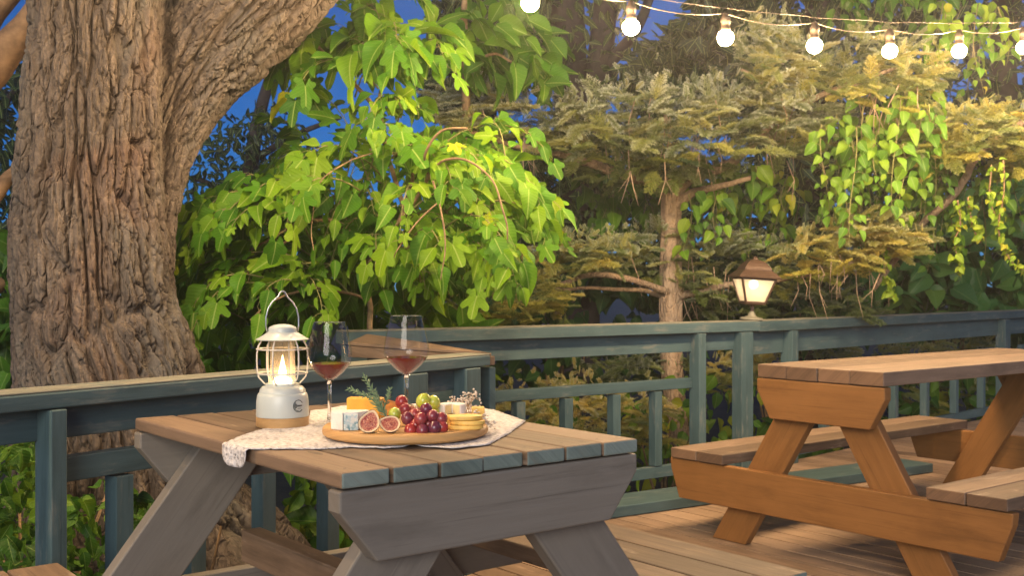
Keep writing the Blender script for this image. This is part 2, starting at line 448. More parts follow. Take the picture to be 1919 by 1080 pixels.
def bluecheese():
    n = NT('blue_cheese_cut'); ob = n.coord('Object')
    v = n.noise(ob, 75, 5, .7, 1.0)
    c = n.ramp(v, [(.36, (.14, .27, .30)), (.46, (.42, .58, .60)), (.56, (.72, .74, .66))])
    return n.done(n.pbsdf(c, .6, n.bump(v, .5, .003)))
M['blue'] = bluecheese()
M['rosemary'] = plain('rosemary_needles', (.12, .19, .09), .5, .3, 80)
M['dried'] = plain('dried_white_petals', (.68, .60, .50), .9, .12, 80)
M['driedstem'] = plain('dried_stems', (.36, .25, .15), .9, .2, 60)
# ---------------------------------------------------------------- ground and deck
bm = bmesh.new()
g = bmesh.ops.create_grid(bm, x_segments=120, y_segments=120, size=160)
for v in bm.verts:
    p = v.co; r_ = p.length
    v.co.z = -.5 + (.10 * noise.noise(Vector((p.x * .25, p.y * .25, 0))) if r_ < 60 else 0)
    v.co.x = math.copysign(abs(p.x) ** 1.6 / 160 ** .6, p.x); v.co.y = math.copysign(abs(p.y) ** 1.6 / 160 ** .6, p.y)
me = bpy.data.meshes.new('ground'); bm.to_mesh(me); bm.free()
tag(link('ground', me, M['ground'], smooth=True), kind='structure')

K = Vector((-.080, 4.083, 0)); L0 = Vector((-1.176, 2.511, 0))
J = Vector((-.70, 4.70, 0)); LA = Vector((1.41, 6.217, 0)); RE = Vector((4.275, 9.14, 0))
d1 = (K - L0).normalized(); n1 = Vector((d1.y, -d1.x, 0))          # n: towards the deck
d2 = (J - K).normalized(); n2 = Vector((d2.y, -d2.x, 0)) * 1
d3 = (LA - J).normalized(); n3 = Vector((d3.y, -d3.x, 0))
d4 = (RE - LA).normalized(); n4 = Vector((d4.y, -d4.x, 0))

def clip(poly, p0, n):
    out = []
    for i in range(len(poly)):
        a, b = poly[i], poly[(i + 1) % len(poly)]
        da, db = (a - p0).dot(n), (b - p0).dot(n)
        if da >= 0: out.append(a)
        if da * db < 0: out.append(a + (b - a) * (da / (da - db)))
    return out
mb = MB()
w = .118
split = (d3 + d4).normalized()
for i in range(-26, 84):
    a0 = U2 * (i * w) + V2 * -3.2; 
    base = [a0, a0 + U2 * (w - .009), a0 + U2 * (w - .009) + V2 * 9.5, a0 + V2 * 9.5]
    for (pp, nn, sg) in ((LA, n3, -1), (LA, n4, 1)):
        q = clip(base, L0 + n1 * -.1, n1)
        if len(q) > 2: q = clip(q, pp + nn * -.06, nn)
        if len(q) > 2: q = clip(q, LA, split * sg)
        if len(q) > 2:
            mb.prism([Vector((p.x, p.y, -.028)) for p in q], UP * .028, V2)
tag(bevel(mb.build('deck', M['deck']), .005, 1), kind='structure')
mb = MB()
for i in range(9):           # joists seen through the gaps
    mb.box(V2 * (-2.2 + i * .75) - U2 * 2.6 - UP * .135, U2, V2, UP, 6.2 if i < 8 else 5, .05, .1)
q = mb.build('deck_joists', M['teal']); tag(q, kind='structure')
# broad edge curb at the deck rim
e0 = at(1140, 975, 4.90); e1 = at(1700, 893, 6.02)
e0.z = e1.z = 0; ed = (e1 - e0).normalized(); en = Vector((-ed.y, ed.x, 0))
mb = MB(); mb.box(e0 - ed * .6 + UP * .003, ed, en, UP, 2.9, .24, .05)
tag(bevel(mb.build('deck_curb', M['teal']), .004), kind='structure')

# ---------------------------------------------------------------- railings
def xpos(P0, d, px):          # distance along a line where it passes pixel column px
    k = (px - 960) / F
    return (k * P0.y - P0.x) / (d.x - k * d.y)
def rail(name, label, P0, d, n, z, t0, t1, posts, bals, mids, capw=.12, capt=.045, fh=.085, midz=None, midh=.06, botz=.09, pw=.05, pd=.07, bw=.052, fascia=True, capmat=True, skip_cap=None):
    r = thing(name, P0 + d * t0, label, 'railing', 'railings round the deck')
    mb = MB(); mb.box(P0 + d * t0 + UP * (z - capt) - n * (capw), d, n, UP, t1 - t0, capw, capt - .006)
    bevel(mb.build('cap_board', M['teal'], r), .004)
    mb = MB(); mb.box(P0 + d * t0 + UP * (z - .0055) - n * (capw - .003), d, n, UP, t1 - t0, capw - .006, .0055)
    bevel(mb.build('cap_top', M['lit_top'], r), .002)
    zc = z - capt - .003
    if fascia:
        mb = MB(); mb.box(P0 + d * (t0 + .005) + UP * (zc - fh) - n * (.055 + .03), d, n, UP, t1 - t0 - .01, .035, fh)
        bevel(mb.build('fascia_board', M['teal'], r), .003)
    for (t, ww) in posts:
        mb = MB(); mb.box(P0 + d * t + UP * -.0 - n * (.04 + pd * .62 - .022), UP, n, d, zc, pd, ww)
        bevel(mb.build('post', M['teal'], r), .003)
    for (a, b) in mids:
        mb = MB(); mb.box(P0 + d * a + UP * (midz - midh) - n * .08, d, n, UP, b - a, .042, midh)
        bevel(mb.build('mid_rail', M['teal'], r), .003)
    for t in bals:
        top = (midz - midh - .003) if mids else zc - fh
        mb = MB(); mb.box(P0 + d * (t - bw / 2) + UP * (botz + .003) - n * .083, UP, n, d, top - botz - .006, .05, bw)
        bevel(mb.build('baluster', M['teal'], r), .002)
    if bals:
        mb = MB(); mb.box(P0 + d * (t0 + .01) + UP * (botz - .06) - n * .08, d, n, UP, t1 - t0 - .02, .042, .06)
        bevel(mb.build('bottom_rail', M['teal'], r), .003)
    return r
X1 = lambda px: xpos(L0, d1, px)
rail('railing', 'teal timber railing passing in front of the thick tree trunk', L0, d1, n1, .795, -1.5, (K - L0).length,
     [(X1(93), .042), (X1(757), .12), (X1(872), .085), (X1(-260), .042)],
     [X1(-60) ] + [X1(p) for p in (250, 388, 520, 640)], [(X1(122), X1(757))], midz=.795 - .172, midh=.062, fh=.078, botz=.18)
X3 = lambda px: xpos(J, d3, px)
ZR = .855
rail('railing', 'teal railing section between the corner and the lamp, pale trunk rising behind it', J, d3, n3, ZR, .0, (LA - J).length,
     [(X3(1308), .055), (X3(1388), .095)], [X3(p) for p in (800, 890, 985, 1075, 1165, 1243)], [(.02, X3(1308) - .002)],
     capw=.13, capt=.06, midz=.55, midh=.055, fh=.10, pd=.075)
X4 = lambda px: xpos(LA, d4, px)
rail('railing', 'long teal railing section running away behind the bare table', LA, d4, n4, ZR, .0, 6.2,
     [(X4(1482), .07), (X4(1882), .11), (X4(2080), .1)], [X4(p) for p in (1560, 1625, 1690, 1748, 1803, 1853, 1960, 2010)], [(X4(1520), X4(1880)), (X4(1925), X4(2080))],
     capw=.14, capt=.065, midz=.56, midh=.055, fh=.13, pd=.08)
# the broad return between the two rails
r2 = thing('railing', K, 'short railing return with a broad tan top joining the two rails', 'railing', 'railings round the deck')
mb = MB()
Jf = at(652, 642, 4.60); Kf = K + n1 * .004 + UP * .7975
c = [Kf, Jf, at(688, 626, 4.70), at(722, 630.5, 4.63), at(900, 660, 4.16)]
mb.prism([p - UP * .012 for p in c], UP * .012, d2)
bevel(mb.build('cap_top', M['top'], r2), .002)
mb = MB(); a_ = Kf + (Jf - Kf) * .03; nn = Vector((.78, .62, 0))
mb.prism([a_ - UP * .015, Jf - UP * .015, Jf - UP * .062, a_ - UP * .05], nn * .04, d2)
bevel(mb.build('cap_board', M['top'], r2), .003)
mb = MB(); mb.box(K + d2 * .04 + UP * .10 + nn * .03, d2, nn, UP, (J - K).length - .12, .03, .64)
bevel(mb.build('fascia_board', M['teal'], r2), .003)

# ---------------------------------------------------------------- picnic tables
def picnic_table(label, O, a, l, W, L, zt, th, npl, hb, frame, endmat, lean, bz, bin_, bout, bext0, bext1, ch, legw, topmat=None, slope=.28, inset=.07, seat=3, stretch=None, bend=None):
    topmat = topmat or M['top']
    O = Vector((O.x, O.y, 0)); T = thing('picnic_table', O + a * (W / 2) + l * (L / 2), label, 'picnic table', 'picnic tables on the deck')
    pw = W / npl
    mb = MB()
    for i in range(npl):
        dz = random.uniform(-.0012, .0012); dl = random.uniform(-.004, .004)
        mb.box(O + a * (i * pw + .0018) + l * dl + UP * (zt - th + dz), l, a, UP, L, pw - .0036, th, 0, None, 1)
    for i in range(npl):
        for kk in (.035, L - .035, L * .5):
            for fx in (.25, .75):
                c = O + a * (i * pw + pw * fx + random.uniform(-.006, .006)) + l * (kk + random.uniform(-.008, .008))
                n0 = len(mb.v); q = [c + Vector((.0032 * math.cos(w_), .0032 * math.sin(w_), zt + .0022)) for w_ in [j * math.pi / 4 for j in range(8)]]
                mb.v += [tuple(p) for p in q]; mb.tone += [.5] * 8; mb._face(tuple(range(n0, n0 + 8)), [(0, 0)] * 8, 2)
    bevel(mb.build('tabletop', [topmat, endmat, M['nail']], T), .0042)
    zb = zt - th - .003
    def P(s, z, k): return O + a * s + l * k + UP * z
    for k, nm in ((.002, 'near'), (L - .042, 'far')):
        mb = MB()
        pts = [P(-.002, zb, k), P(-.002, zb - hb * slope, k), P(inset, zb - hb, k), P(W - inset, zb - hb, k), P(W + .002, zb - hb * slope, k), P(W + .002, zb, k)]
        mb.prism(pts, l * .04, a); bevel(mb.build('end_board', frame, T), .004)
        for sgn in (0, 1):
            kk = k + (.043 if nm == 'near' else -.043)
            def S(s): return s if sgn else W - s
            s0 = W * .5 + .02 + .0; zt0 = zb - .004
            # right leg: at height z the outer edge is s_out(z)
            so = lambda z: lean[0] + (lean[1] - z) * lean[2]
            zz = [zt0, zt0, 0.001, 0.001]
            pts = [P(S(so(zt0)), zt0, kk), P(S(so(zt0) - legw), zt0, kk), P(S(so(.001) - legw), .001, kk), P(S(so(.001)), .001, kk)]
            ax = (pts[0] - pts[3]).normalized()
            mb = MB(); mb.prism(pts, l * .04, ax); bevel(mb.build('leg', frame, T), .004)
        e = bout + .012; zc = bz - .047
        mb = MB()
        pts = [P(-e, zc, k), P(-e + .004, zc - ch * .25, k), P(-e + .05, zc - ch, k), P(W + e - .05, zc - ch, k), P(W + e - .004, zc - ch * .25, k), P(W + e, zc, k)]
        mb.prism(pts, l * .04, a); bevel(mb.build('cross_board', frame, T), .004)
    for side in (0, 1):
        s0 = -bout if side == 0 else W + bin_
        bw = (bout - bin_) / seat
        mb = MB()
        for i in range(seat):
            mb.box(P(s0 + i * bw + .0025, bz - .043, -bext0), l, a, UP, L + bext0 + bext1, bw - .005, .042, 0, None, 1)
        bevel(mb.build('bench_seat', [topmat, bend or endmat], T), .004)
    if stretch:
        s, z, h = stretch
        mb = MB(); mb.box(P(s, z - h, .09), l, a, UP, L - .18, .05, h); bevel(mb.build('stretcher', topmat, T), .004)
    return T
C1 = at(640, 889, 1.762); B0 = at(1657, 699, 3.867)
ZT = .74
picnic_table('picnic table with dusk light greyed into its frame, teal plank ends, set with lantern, wine and cheese', C1, U2, V2, .668, .955, ZT, .027, 7, .124, M['cool_lit_frame'], M['endgrain'],
             (.624, .573, .78), .41, .135, .48, .053, .11, .12, .185, stretch=(.22, .47, .075))
picnic_table('picnic table with warm light coloured into its frame, brown plank ends, bare and standing beyond the laid one', B0, V2, U2, .565, 1.86, ZT, .052, 4, .155, M['warm_lit_frame'], M['endbrown'],
             (.519, .528, .6), .362, .165, .455, .01, .02, .165, .173, seat=2, inset=.06, bend=M['endbrown'], topmat=M['top_grey'])
# ---------------------------------------------------------------- the big old tree
def bark_tube(path, seg, rings, disp, seed=0, lobes=None, cell=16, gap=.42, stretch=.17):
    """path of (point, radius); returns verts, quads, uv with deep bark furrows"""
    P_ = [Vector(p) for p, _ in path]; Rd = [r for _, r in path]
    # Catmull-Rom resample
    def cr(a, t):
        n = len(a) - 1; x = t * n; i = min(int(x), n - 1); f = x - i
        p0, p1, p2, p3 = a[max(i - 1, 0)], a[i], a[i + 1], a[min(i + 2, n)]
        return (p1 * 2 + (p2 - p0) * f + (p0 * 2 - p1 * 5 + p2 * 4 - p3) * f * f + (p1 * 3 - p0 - p2 * 3 + p3) * f ** 3) * .5
    pts = [cr(P_, i / (rings - 1)) for i in range(rings)]; rad = [cr(Rd, i / (rings - 1)) for i in range(rings)]
    V = np.zeros((rings * seg, 3)); uv = np.zeros((rings * seg, 2)); ref = None; s = 0
    ref = Vector((0, -1, 0))
    so = Vector((seed * 7.3, seed * 3.1, seed * 5.7))
    for i in range(rings):
        t = (pts[min(i + 1, rings - 1)] - pts[max(i - 1, 0)]).normalized()
        ref = (ref - t * ref.dot(t)).normalized(); bi = t.cross(ref)
        if i: s += (pts[i] - pts[i - 1]).length
        for k in range(seg):
            A = 2 * math.pi * k / seg
            dr = ref * math.cos(A) + bi * math.sin(A)
            r = rad[i]
            if lobes: r *= 1 + lobes(A, s, pts[i].z)
            q = Vector((math.cos(A) * .32, math.sin(A) * .32, s)) 
            wob = Vector((noise.noise(q * 4 + so), noise.noise(q * 4 + so + Vector((9, 1, 4))), 0)) * .035
            c = Vector((q.x, q.y, s * stretch)) + wob + so
            d, _ = noise.voronoi(c * cell)
            e = min(1.0, (d[1] - d[0]) * 2.1)
            d2_, _ = noise.voronoi(c * 42 + Vector((3, 3, 3)))
            e2 = min(1.0, (d2_[1] - d2_[0]) * 2.2)
            big = noise.noise(Vector((q.x * 5, q.y * 5, s * 1.1)) + so)
            fin = noise.noise(Vector((q.x * 70, q.y * 70, s * 24)) + so)
            st = min(1.0, e / gap); st = st * st * (3 - 2 * st); s2 = min(1.0, e2 / .35)
            h = disp * (st * .85 + e * .25 + (s2 - 1) * .38 * st + fin * .2 - .75) + big * .024
            r += h
            V[i * seg + k] = pts[i] + dr * r
            uv[i * seg + k] = (k / seg, s)
    i, k = np.meshgrid(np.arange(rings - 1), np.arange(seg), indexing='ij')
    k2 = (k + 1) % seg
    Q = np.stack([i * seg + k, i * seg + k2, (i + 1) * seg + k2, (i + 1) * seg + k], -1).reshape(-1, 4)
    return V, Q, uv
DT = 4.05
def tp(x, y, r, d=DT): return (at(x, y, d), r * d / F)
old = thing('old_tree', (-1.45, DT, -.5), 'massive old tree with deeply furrowed bark, forking behind the railing', 'tree')
main = [tp(265, 1330, 420, 4.1), tp(262, 1130, 330, 4.1), tp(232, 960, 218), tp(212, 800, 178), tp(200, 700, 160), tp(180, 600, 143), tp(168, 480, 138), tp(165, 360, 130), tp(170, 240, 123), tp(175, 120, 119), tp(180, 0, 115), tp(185, -160, 114), tp(190, -420, 112)]
def lob(A, s, z):
    k = max(0, .75 - (z + .3)) ** 1.5
    return k * (.16 * math.sin(A * 7 + .6) + .10 * math.sin(A * 11 + 2)) + .03 * math.sin(A * 3 + s)
V, Q, uv = bark_tube(main, 520, 600, .044, 1, lobes=lob, cell=14.5, gap=.33, stretch=.15)
limb = [tp(215, 760, 95, 4.15), tp(222, 660, 86, 4.15), tp(246, 540, 70, 4.12), tp(270, 430, 50, 4.14), tp(284, 340, 52, 4.22), tp(308, 235, 70, 4.32), tp(356, 130, 93, 4.38), tp(432, 40, 110, 4.4), tp(530, -70, 112, 4.4), tp(660, -220, 104, 4.4)]
V2_, Q2, uv2 = bark_tube(limb, 340, 400, .040, 5, cell=15, gap=.36)
me = np_mesh('trunk', np.vstack([V, V2_]), np.vstack([Q, Q2 + len(V)]), np.vstack([uv, uv2]))
link('trunk', me, M['bark'], old, True)
# ---------------------------------------------------------------- leaf templates
def leaf_ovate(width=.62, tip=1.0, nseg=7, fold=.18, droop=.25, wav=.03, seed=0):
    rg = random.Random(seed)
    rows = []
    prof = lambda t: (math.sin(math.pi * min(1, t ** .62)) ** .85) * (1 - .12 * t)
    V = []; UV = []
    for i in range(nseg + 1):
        t = i / nseg
        w = width / 2 * max(prof(t), .0 if i in (0, nseg) else .06)
        if i == nseg: w = .0
        if i == 0: w = .10 * width
        for j in (-1, -.5, 0, .5, 1):
            x = j * w; y = t - (.07 * abs(j) if i == 0 else 0)
            z = abs(j) * w * fold * 2 - droop * t * t + wav * math.sin(t * 9 + j * 2 + seed)* abs(j)
            V.append((x, y, z)); UV.append((x, y))
    Q = []
    for i in range(nseg):
        for j in range(4): a = i * 5 + j; Q.append((a, a + 1, a + 6, a + 5))
    return np.array(V), np.array(Q), np.array(UV)
def leaf_lobed(nlob=5, deep=.42, seed=0, droop=.3):
    rg = random.Random(seed)
    dirs = {3: [-48, 0, 48], 5: [-112, -50, 0, 50, 112]}[nlob]; lens = {3: [.58, .85, .58], 5: [.42, .64, .84, .64, .42]}[nlob]
    n = 41; out = []
    for i in range(n):
        th = -155 + 310 * i / (n - 1)
        r = .30 if nlob == 3 else .28
        for d, l in zip(dirs, lens):
            l *= 1
            x = abs(th - d) / (29 if nlob == 5 else 36)
            if x < 1: r = max(r, l * (1 - x ** 2.2) ** .8 * 1.0)
            r = max(r, l * (deep + .18) * math.exp(-(x * .45) ** 2))
        r *= 1 + rg.uniform(-.04, .04)
        out.append((th, r))
    V = []; UV = []; rings = (0.0, .4, .72, 1.0)
    for f in rings:
        for th, r in out:
            a = R(th); x = math.sin(a) * r * f; y = math.cos(a) * r * f + .18
            rr = math.hypot(x, y)
            z = -droop * rr * rr + .06 * math.sin(a * 2.5 + seed) * f + .1 * abs(x)
            V.append((x, y, z)); UV.append((x * .9, y))
    Q = []
    for k in range(len(rings) - 1):
        for i in range(n - 1): a = k * n + i; Q.append((a, a + n, a + n + 1, a + 1))
    return np.array(V), np.array(Q)[:, ::-1], np.array(UV)
def leaf_heart(seed=0, droop=.25):
    return leaf_ovate(.78, 1, 5, .22, droop, .04, seed)
def leaf_small():
    V = np.array([(0, 0, 0), (.24, .35, .04), (0, .4, -.02), (-.24, .35, .04), (.14, .8, -.04), (-.14, .8, -.04), (0, 1, -.14)], float)
    # two quads each side of the midrib
    Q = np.array([(0, 1, 4, 2), (0, 2, 5, 3), (2, 4, 6, 5)])
    return V, Q, V[:, :2].copy()

def frames(tipdir, nrm):
    y = tipdir / np.linalg.norm(tipdir, axis=1, keepdims=True)
    x = np.cross(y, nrm); x /= np.linalg.norm(x, axis=1, keepdims=True) + 1e-9
    z = np.cross(x, y)
    return np.stack([x, y, z], 1)           # rows
def scatter(templates, pos, tip, nrm, size, tone, extra=None):
    """templates: list of (V,Q,UV); instances spread over them; returns one big mesh"""
    n = len(pos); Fm = frames(tip, nrm); pick = RNG.integers(0, len(templates), n)
    VV, QQ, UU, TT, EE = [], [], [], [], []
    off = 0
    for k, tpl in enumerate(templates):
        idx = np.where(pick == k)[0]
        if not len(idx): continue
        v, q, u = tpl[:3]
        w = np.einsum('vj,njk->nvk', v, Fm[idx]) * size[idx][:, None, None] + pos[idx][:, None, :]
        VV.append(w.reshape(-1, 3)); UU.append(np.tile(u, (len(idx), 1)))
        TT.append(np.repeat(tone[idx], len(v)))
        if extra is not None: EE.append(np.tile(tpl[3], len(idx)) * np.repeat(extra[idx], len(v)))
        QQ.append((q[None] + (np.arange(len(idx)) * len(v))[:, None, None] + off).reshape(-1, q.shape[1]))
        off += len(idx) * len(v)
    at_ = {'tone': np.concatenate(TT)}
    if extra is not None: at_['tip'] = np.concatenate(EE)
    return np.vstack(VV), np.vstack(QQ), np.vstack(UU), at_
def foliage(name, templates, pos, tip, nrm, size, tone, mat, parent, smooth=True, extra=None):
    V, Q, U, A = scatter(templates, pos, tip, nrm, size, tone, extra)
    return link(name, np_mesh(name, V, Q, U, A), mat, parent, smooth)

def inpoly(x, y, poly):
    c = np.zeros(len(x), bool); j = len(poly) - 1
    for i in range(len(poly)):
        xi, yi = poly[i]; xj, yj = poly[j]
        c ^= ((yi > y) != (yj > y)) & (x < (xj - xi) * (y - yi) / (yj - yi + 1e-9) + xi)
        j = i
    return c
def sample(poly, n, d0, d1):
    """n points of the volume seen through outline poly between two depths"""
    p = np.array(poly, float); lo, hi = p.min(0), p.max(0); X, Y = [], []
    while sum(map(len, X)) < n:
        x = RNG.uniform(lo[0], hi[0], n * 3); y = RNG.uniform(lo[1], hi[1], n * 3); m = inpoly(x, y, poly)
        X.append(x[m]); Y.append(y[m])
    x = np.concatenate(X)[:n]; y = np.concatenate(Y)[:n]; d = RNG.uniform(d0, d1, n)
    return np.stack([(x - 960) / F * d, d, 1.04 + (540 - y) / F * d], 1), x, y
def hang(n, spread=.8, down=1.0, face=-.75, outx=0.0):
    """leaf directions: tips hanging, faces up and outwards"""
    tip = RNG.normal(0, spread, (n, 3)); tip[:, 2] -= down; tip[:, 0] += outx
    nr = RNG.normal(0, .45, (n, 3)); nr[:, 1] += face; nr[:, 2] += .75
    return tip, nr
def clump(n, lo=0, hi=1, scale=2.2, pos=None, sharp=.5, seed=0):
    """value per leaf: random with lighter and darker clumps"""
    t = RNG.uniform(lo, hi, n)
    if pos is not None:
        c = np.array([noise.noise(Vector(p) * scale + Vector((seed, 0, 0))) for p in pos])
        t = np.clip(t + c * sharp * (hi - lo), 0, 1)
    return t
def branches(name, lines, mat, parent, d=None, seg=6):
    mb = MB()
    for pts, r0, r1 in lines:
        P_ = [at(*p) for p in pts]
        # smooth
        Q_ = []
        n = len(P_) - 1
        for i in range(n * 6 + 1):
            x = i / 6; k = min(int(x), n - 1); f = x - k
            p0, p1, p2, p3 = P_[max(k - 1, 0)], P_[k], P_[k + 1], P_[min(k + 2, n)]
            Q_.append((p1 * 2 + (p2 - p0) * f + (p0 * 2 - p1 * 5 + p2 * 4 - p3) * f * f + (p1 * 3 - p0 - p2 * 3 + p3) * f ** 3) * .5)
        m = len(Q_)
        Q_ = [q + Vector((noise.noise(q * 9), noise.noise(q * 9 + Vector((4, 0, 0))), noise.noise(q * 9 + Vector((0, 7, 0))))) * min(r0, .012) for q in Q_]
        mb.tube(Q_, [r0 + (r1 - r0) * i / (m - 1) for i in range(m)], seg)
    return mb.build(name, mat, parent, True)

OV = [leaf_ovate(.52 + .05 * i, seed=i, droop=(.15, .4, .28, .55, .05)[i], wav=.03 + .02 * (i % 3), fold=(.18, .3, .1, .24, .35)[i]) for i in range(5)]
LB = [leaf_lobed(5, .42, i, .22 + .1 * (i % 2)) for i in range(4)] + [leaf_lobed(3, .5, i + 9, .3) for i in range(3)]
HT = [leaf_heart(i, .15 + .1 * i) for i in range(4)]
SM = [leaf_small()]

# ---------------------------------------------------------------- broad-leaved fig bush over the railing
fig = thing('fig_tree', at(700, 900, 4.9), 'bright green fig tree with lobed drooping leaves reaching over the rail', 'tree')
D = 4.7
branches('stem', [
    ([(715, 1000, 5.0), (695, 610, 5.0), (690, 500, 5.0), (742, 425, 4.9), (772, 340, 4.8), (760, 300, 4.7), (720, 282, 4.6)], .016, .006),
    ([(690, 500, 5.0), (640, 420, 4.9), (560, 420, 4.8), (470, 470, 4.7)], .014, .005),
    ([(742, 425, 4.68), (800, 340, 4.48), (798, 290, 4.28), (830, 246, 4.23), (875, 241, 4.18)], .008, .004),
    ([(800, 340, 4.48), (830, 302, 4.28), (880, 303, 4.18), (925, 340, 4.13), (948, 410, 4.08), (952, 450, 4.08)], .006, .003),
    ([(805, 320, 4.38), (822, 375, 4.23), (832, 430, 4.18), (834, 480, 4.18), (826, 525, 4.18)], .005, .002),
    ([(826, 375, 4.23), (780, 420, 4.18), (745, 470, 4.13), (738, 490, 4.13)], .004, .002),
    ([(760, 400, 4.9), (730, 300, 4.8), (712, 210, 4.7), (722, 120, 4.6), (730, 40, 4.6)], .012, .005),
    ([(712, 210, 4.7), (650, 140, 4.8), (590, 80, 4.9), (560, 10, 5.0)], .010, .006),
    ([(560, 430, 4.8), (480, 500, 4.6), (400, 560, 4.5)], .006, .003),
    ([(690, 560, 5.0), (600, 540, 4.7), (520, 560, 4.5), (470, 600, 4.4)], .008, .003),
    ([(720, 282, 4.6), (660, 300, 4.5), (600, 345, 4.4), (585, 420, 4.35), (588, 470, 4.3)], .004, .002)], M['branch'], fig)
poly = [(640, 260), (800, 230), (930, 250), (985, 310), (1010, 400), (960, 450), (980, 520), (880, 540), (800, 520), (740, 570), (700, 610), (600, 600), (520, 640), (430, 700), (350, 660), (325, 560), (360, 440), (440, 380), (540, 340)]
polyT = [(520, 220), (560, 60), (620, -30), (700, -40), (690, 150), (640, 220), (570, 170)]
polyA = [(600, 300), (680, 235), (790, 225), (890, 240), (950, 300), (1005, 385), (1015, 430), (950, 450), (985, 535), (890, 545), (850, 500), (770, 560), (720, 600), (560, 590), (470, 640), (390, 690), (330, 610), (325, 480), (400, 370), (500, 335)]
SPT, SPN, SPP, SPS, SPV, tw = [], [], [], [], [], MB()
def fig_spray(S, dr, ln, sag, sz, tone):
    """one drooping shoot with leaves alternating along it"""
    pts = []; p = Vector(S); d = Vector(dr).normalized(); n = 9
    for i in range(n + 1):
        pts.append(p.copy()); p = p + d * (ln / n)
        d = (d + Vector((random.uniform(-.1, .1), random.uniform(-.08, .08), -sag / n * (1 + i * .25)))).normalized()
    tw.tube(pts, [.0045 - .0034 * i / n for i in range(n + 1)], 5, tone=.5)
    k = int(ln / .042); side0 = random.random() * 6
    for i in range(k):
        f = .18 + .82 * i / (k - 1); x_ = f * n; a = min(int(x_), n - 1); q = pts[a].lerp(pts[a + 1], x_ - a); t_ = (pts[a + 1] - pts[a]).normalized()
        o_ = t_.cross(UP); o_ = o_.normalized() if o_.length > .1 else Vector((1, 0, 0))
        sd = 1 if i % 2 else -1
        pet = (o_ * sd * .75 + t_ * .5 + UP * random.uniform(-.3, .25) + Vector((0, -.25, 0))).normalized(); s_ = sz * random.uniform(.45, 1.3) * (1.1 - .5 * abs(f - .55))
        e = q + pet * s_ * .45; tw.tube([q, (q + e) / 2 + UP * .006, e], [.0014, .0011, .0009], 4, tone=.5, cap=False)
        SPP.append(e); SPT.append(pet * .8 + t_ * .6 + Vector((random.gauss(0, .3), random.gauss(0, .3), -.6 + random.gauss(0, .3))))
        SPN.append(Vector((random.gauss(0, .5) + o_.x * sd * .3, -.7 + random.gauss(0, .4), .85 + random.gauss(0, .2)))); SPS.append(s_); SPV.append(min(1, max(0, tone + random.uniform(-.24, .24))))
def put_sprays(poly_, n, d0, d1, cx, cy, sz, tone, lift=.5):
    done = 0; tries = 0
    while done < n and tries < n * 40:
        tries += 1
        P0, xx, yy = sample(poly_, 1, d0, d1); S = P0[0]
        dr = Vector(((xx[0] - cx) / 230 + random.gauss(0, .35), random.uniform(-.9, .1), lift * random.uniform(.2, 1.2))); ln = random.uniform(.32, .62)
        # end of the shoot must stay within the outline
        e = Vector(S) + dr.normalized() * ln * .62 - UP * ln * .42
        ex, ey = 960 + F * e.x / e.y, 540 - F * (e.z - 1.04) / e.y
        if not inpoly(np.array([ex]), np.array([ey]), poly_)[0]: continue
        fig_spray(S, dr, ln, random.uniform(.9, 1.5), sz, tone + .16 * noise.noise(Vector(S) * 3)); done += 1
put_sprays(polyA, 56, 4.9, 5.6, 700, 400, .105, .24)
put_sprays(polyA, 62, 4.5, 4.9, 700, 400, .108, .44)
polyB = [(690, 110), (745, -10), (810, 20), (860, 100), (800, 190), (720, 215), (640, 200), (620, 140)]
put_sprays(polyB, 10, 4.75, 5.05, 740, 120, .13, .30)
polyT = [(505, 235), (550, 60), (600, -40), (720, -50), (700, 150), (640, 225), (570, 190)]
put_sprays(polyT, 12, 5.1, 5.6, 640, 60, .15, .34, .2)
P1, x, y = sample(poly, 330, 5.3, 6.0); t, nr = hang(len(P1), .5, 1.0)
Pf = np.vstack([np.array(SPP), P1]); T = np.vstack([np.array(SPT), t]); N = np.vstack([np.array(SPN), nr])
sz = np.concatenate([np.array(SPS), RNG.uniform(.09, .15, len(P1))])
tn = np.concatenate([np.array(SPV), clump(len(P1), .05, .45, 2.5, P1)])
yel = RNG.random(len(tn)) < .012; tn[yel] = RNG.uniform(.88, .95, yel.sum())
tw.build('twig', M['twig'], fig, True)
foliage('foliage', OV + OV + LB[:6], Pf, T, N, sz, tn, M['fig'], fig)

# large dim leaves hanging behind the upper fig
bg = thing('fig_tree', at(960, 900, 6.6), 'dim broad-leaved tree hanging behind the bright fig, left of the conifer', 'tree')
polyC = [(830, 10), (960, -20), (1040, 60), (1050, 150), (990, 170), (900, 150), (830, 110)]
P4, x4, y4 = sample(polyC, 150, 6.2, 7.0); t4, n4_ = hang(len(P4), .5, .7, -.7, .5)
foliage('foliage', OV, P4, t4, n4_, RNG.uniform(.11, .21, len(P4)), clump(len(P4), .05, .4, 2, P4), M['fig'], bg)
branches('stem', [([(930, 1000, 6.8), (900, 600, 6.8), (880, 300, 6.7), (870, 60, 6.6), (880, -60, 6.6)], .04, .02), ([(880, 120, 6.6), (930, 100, 6.4), (980, 130, 6.4)], .012, .005)], M['branch'], bg)

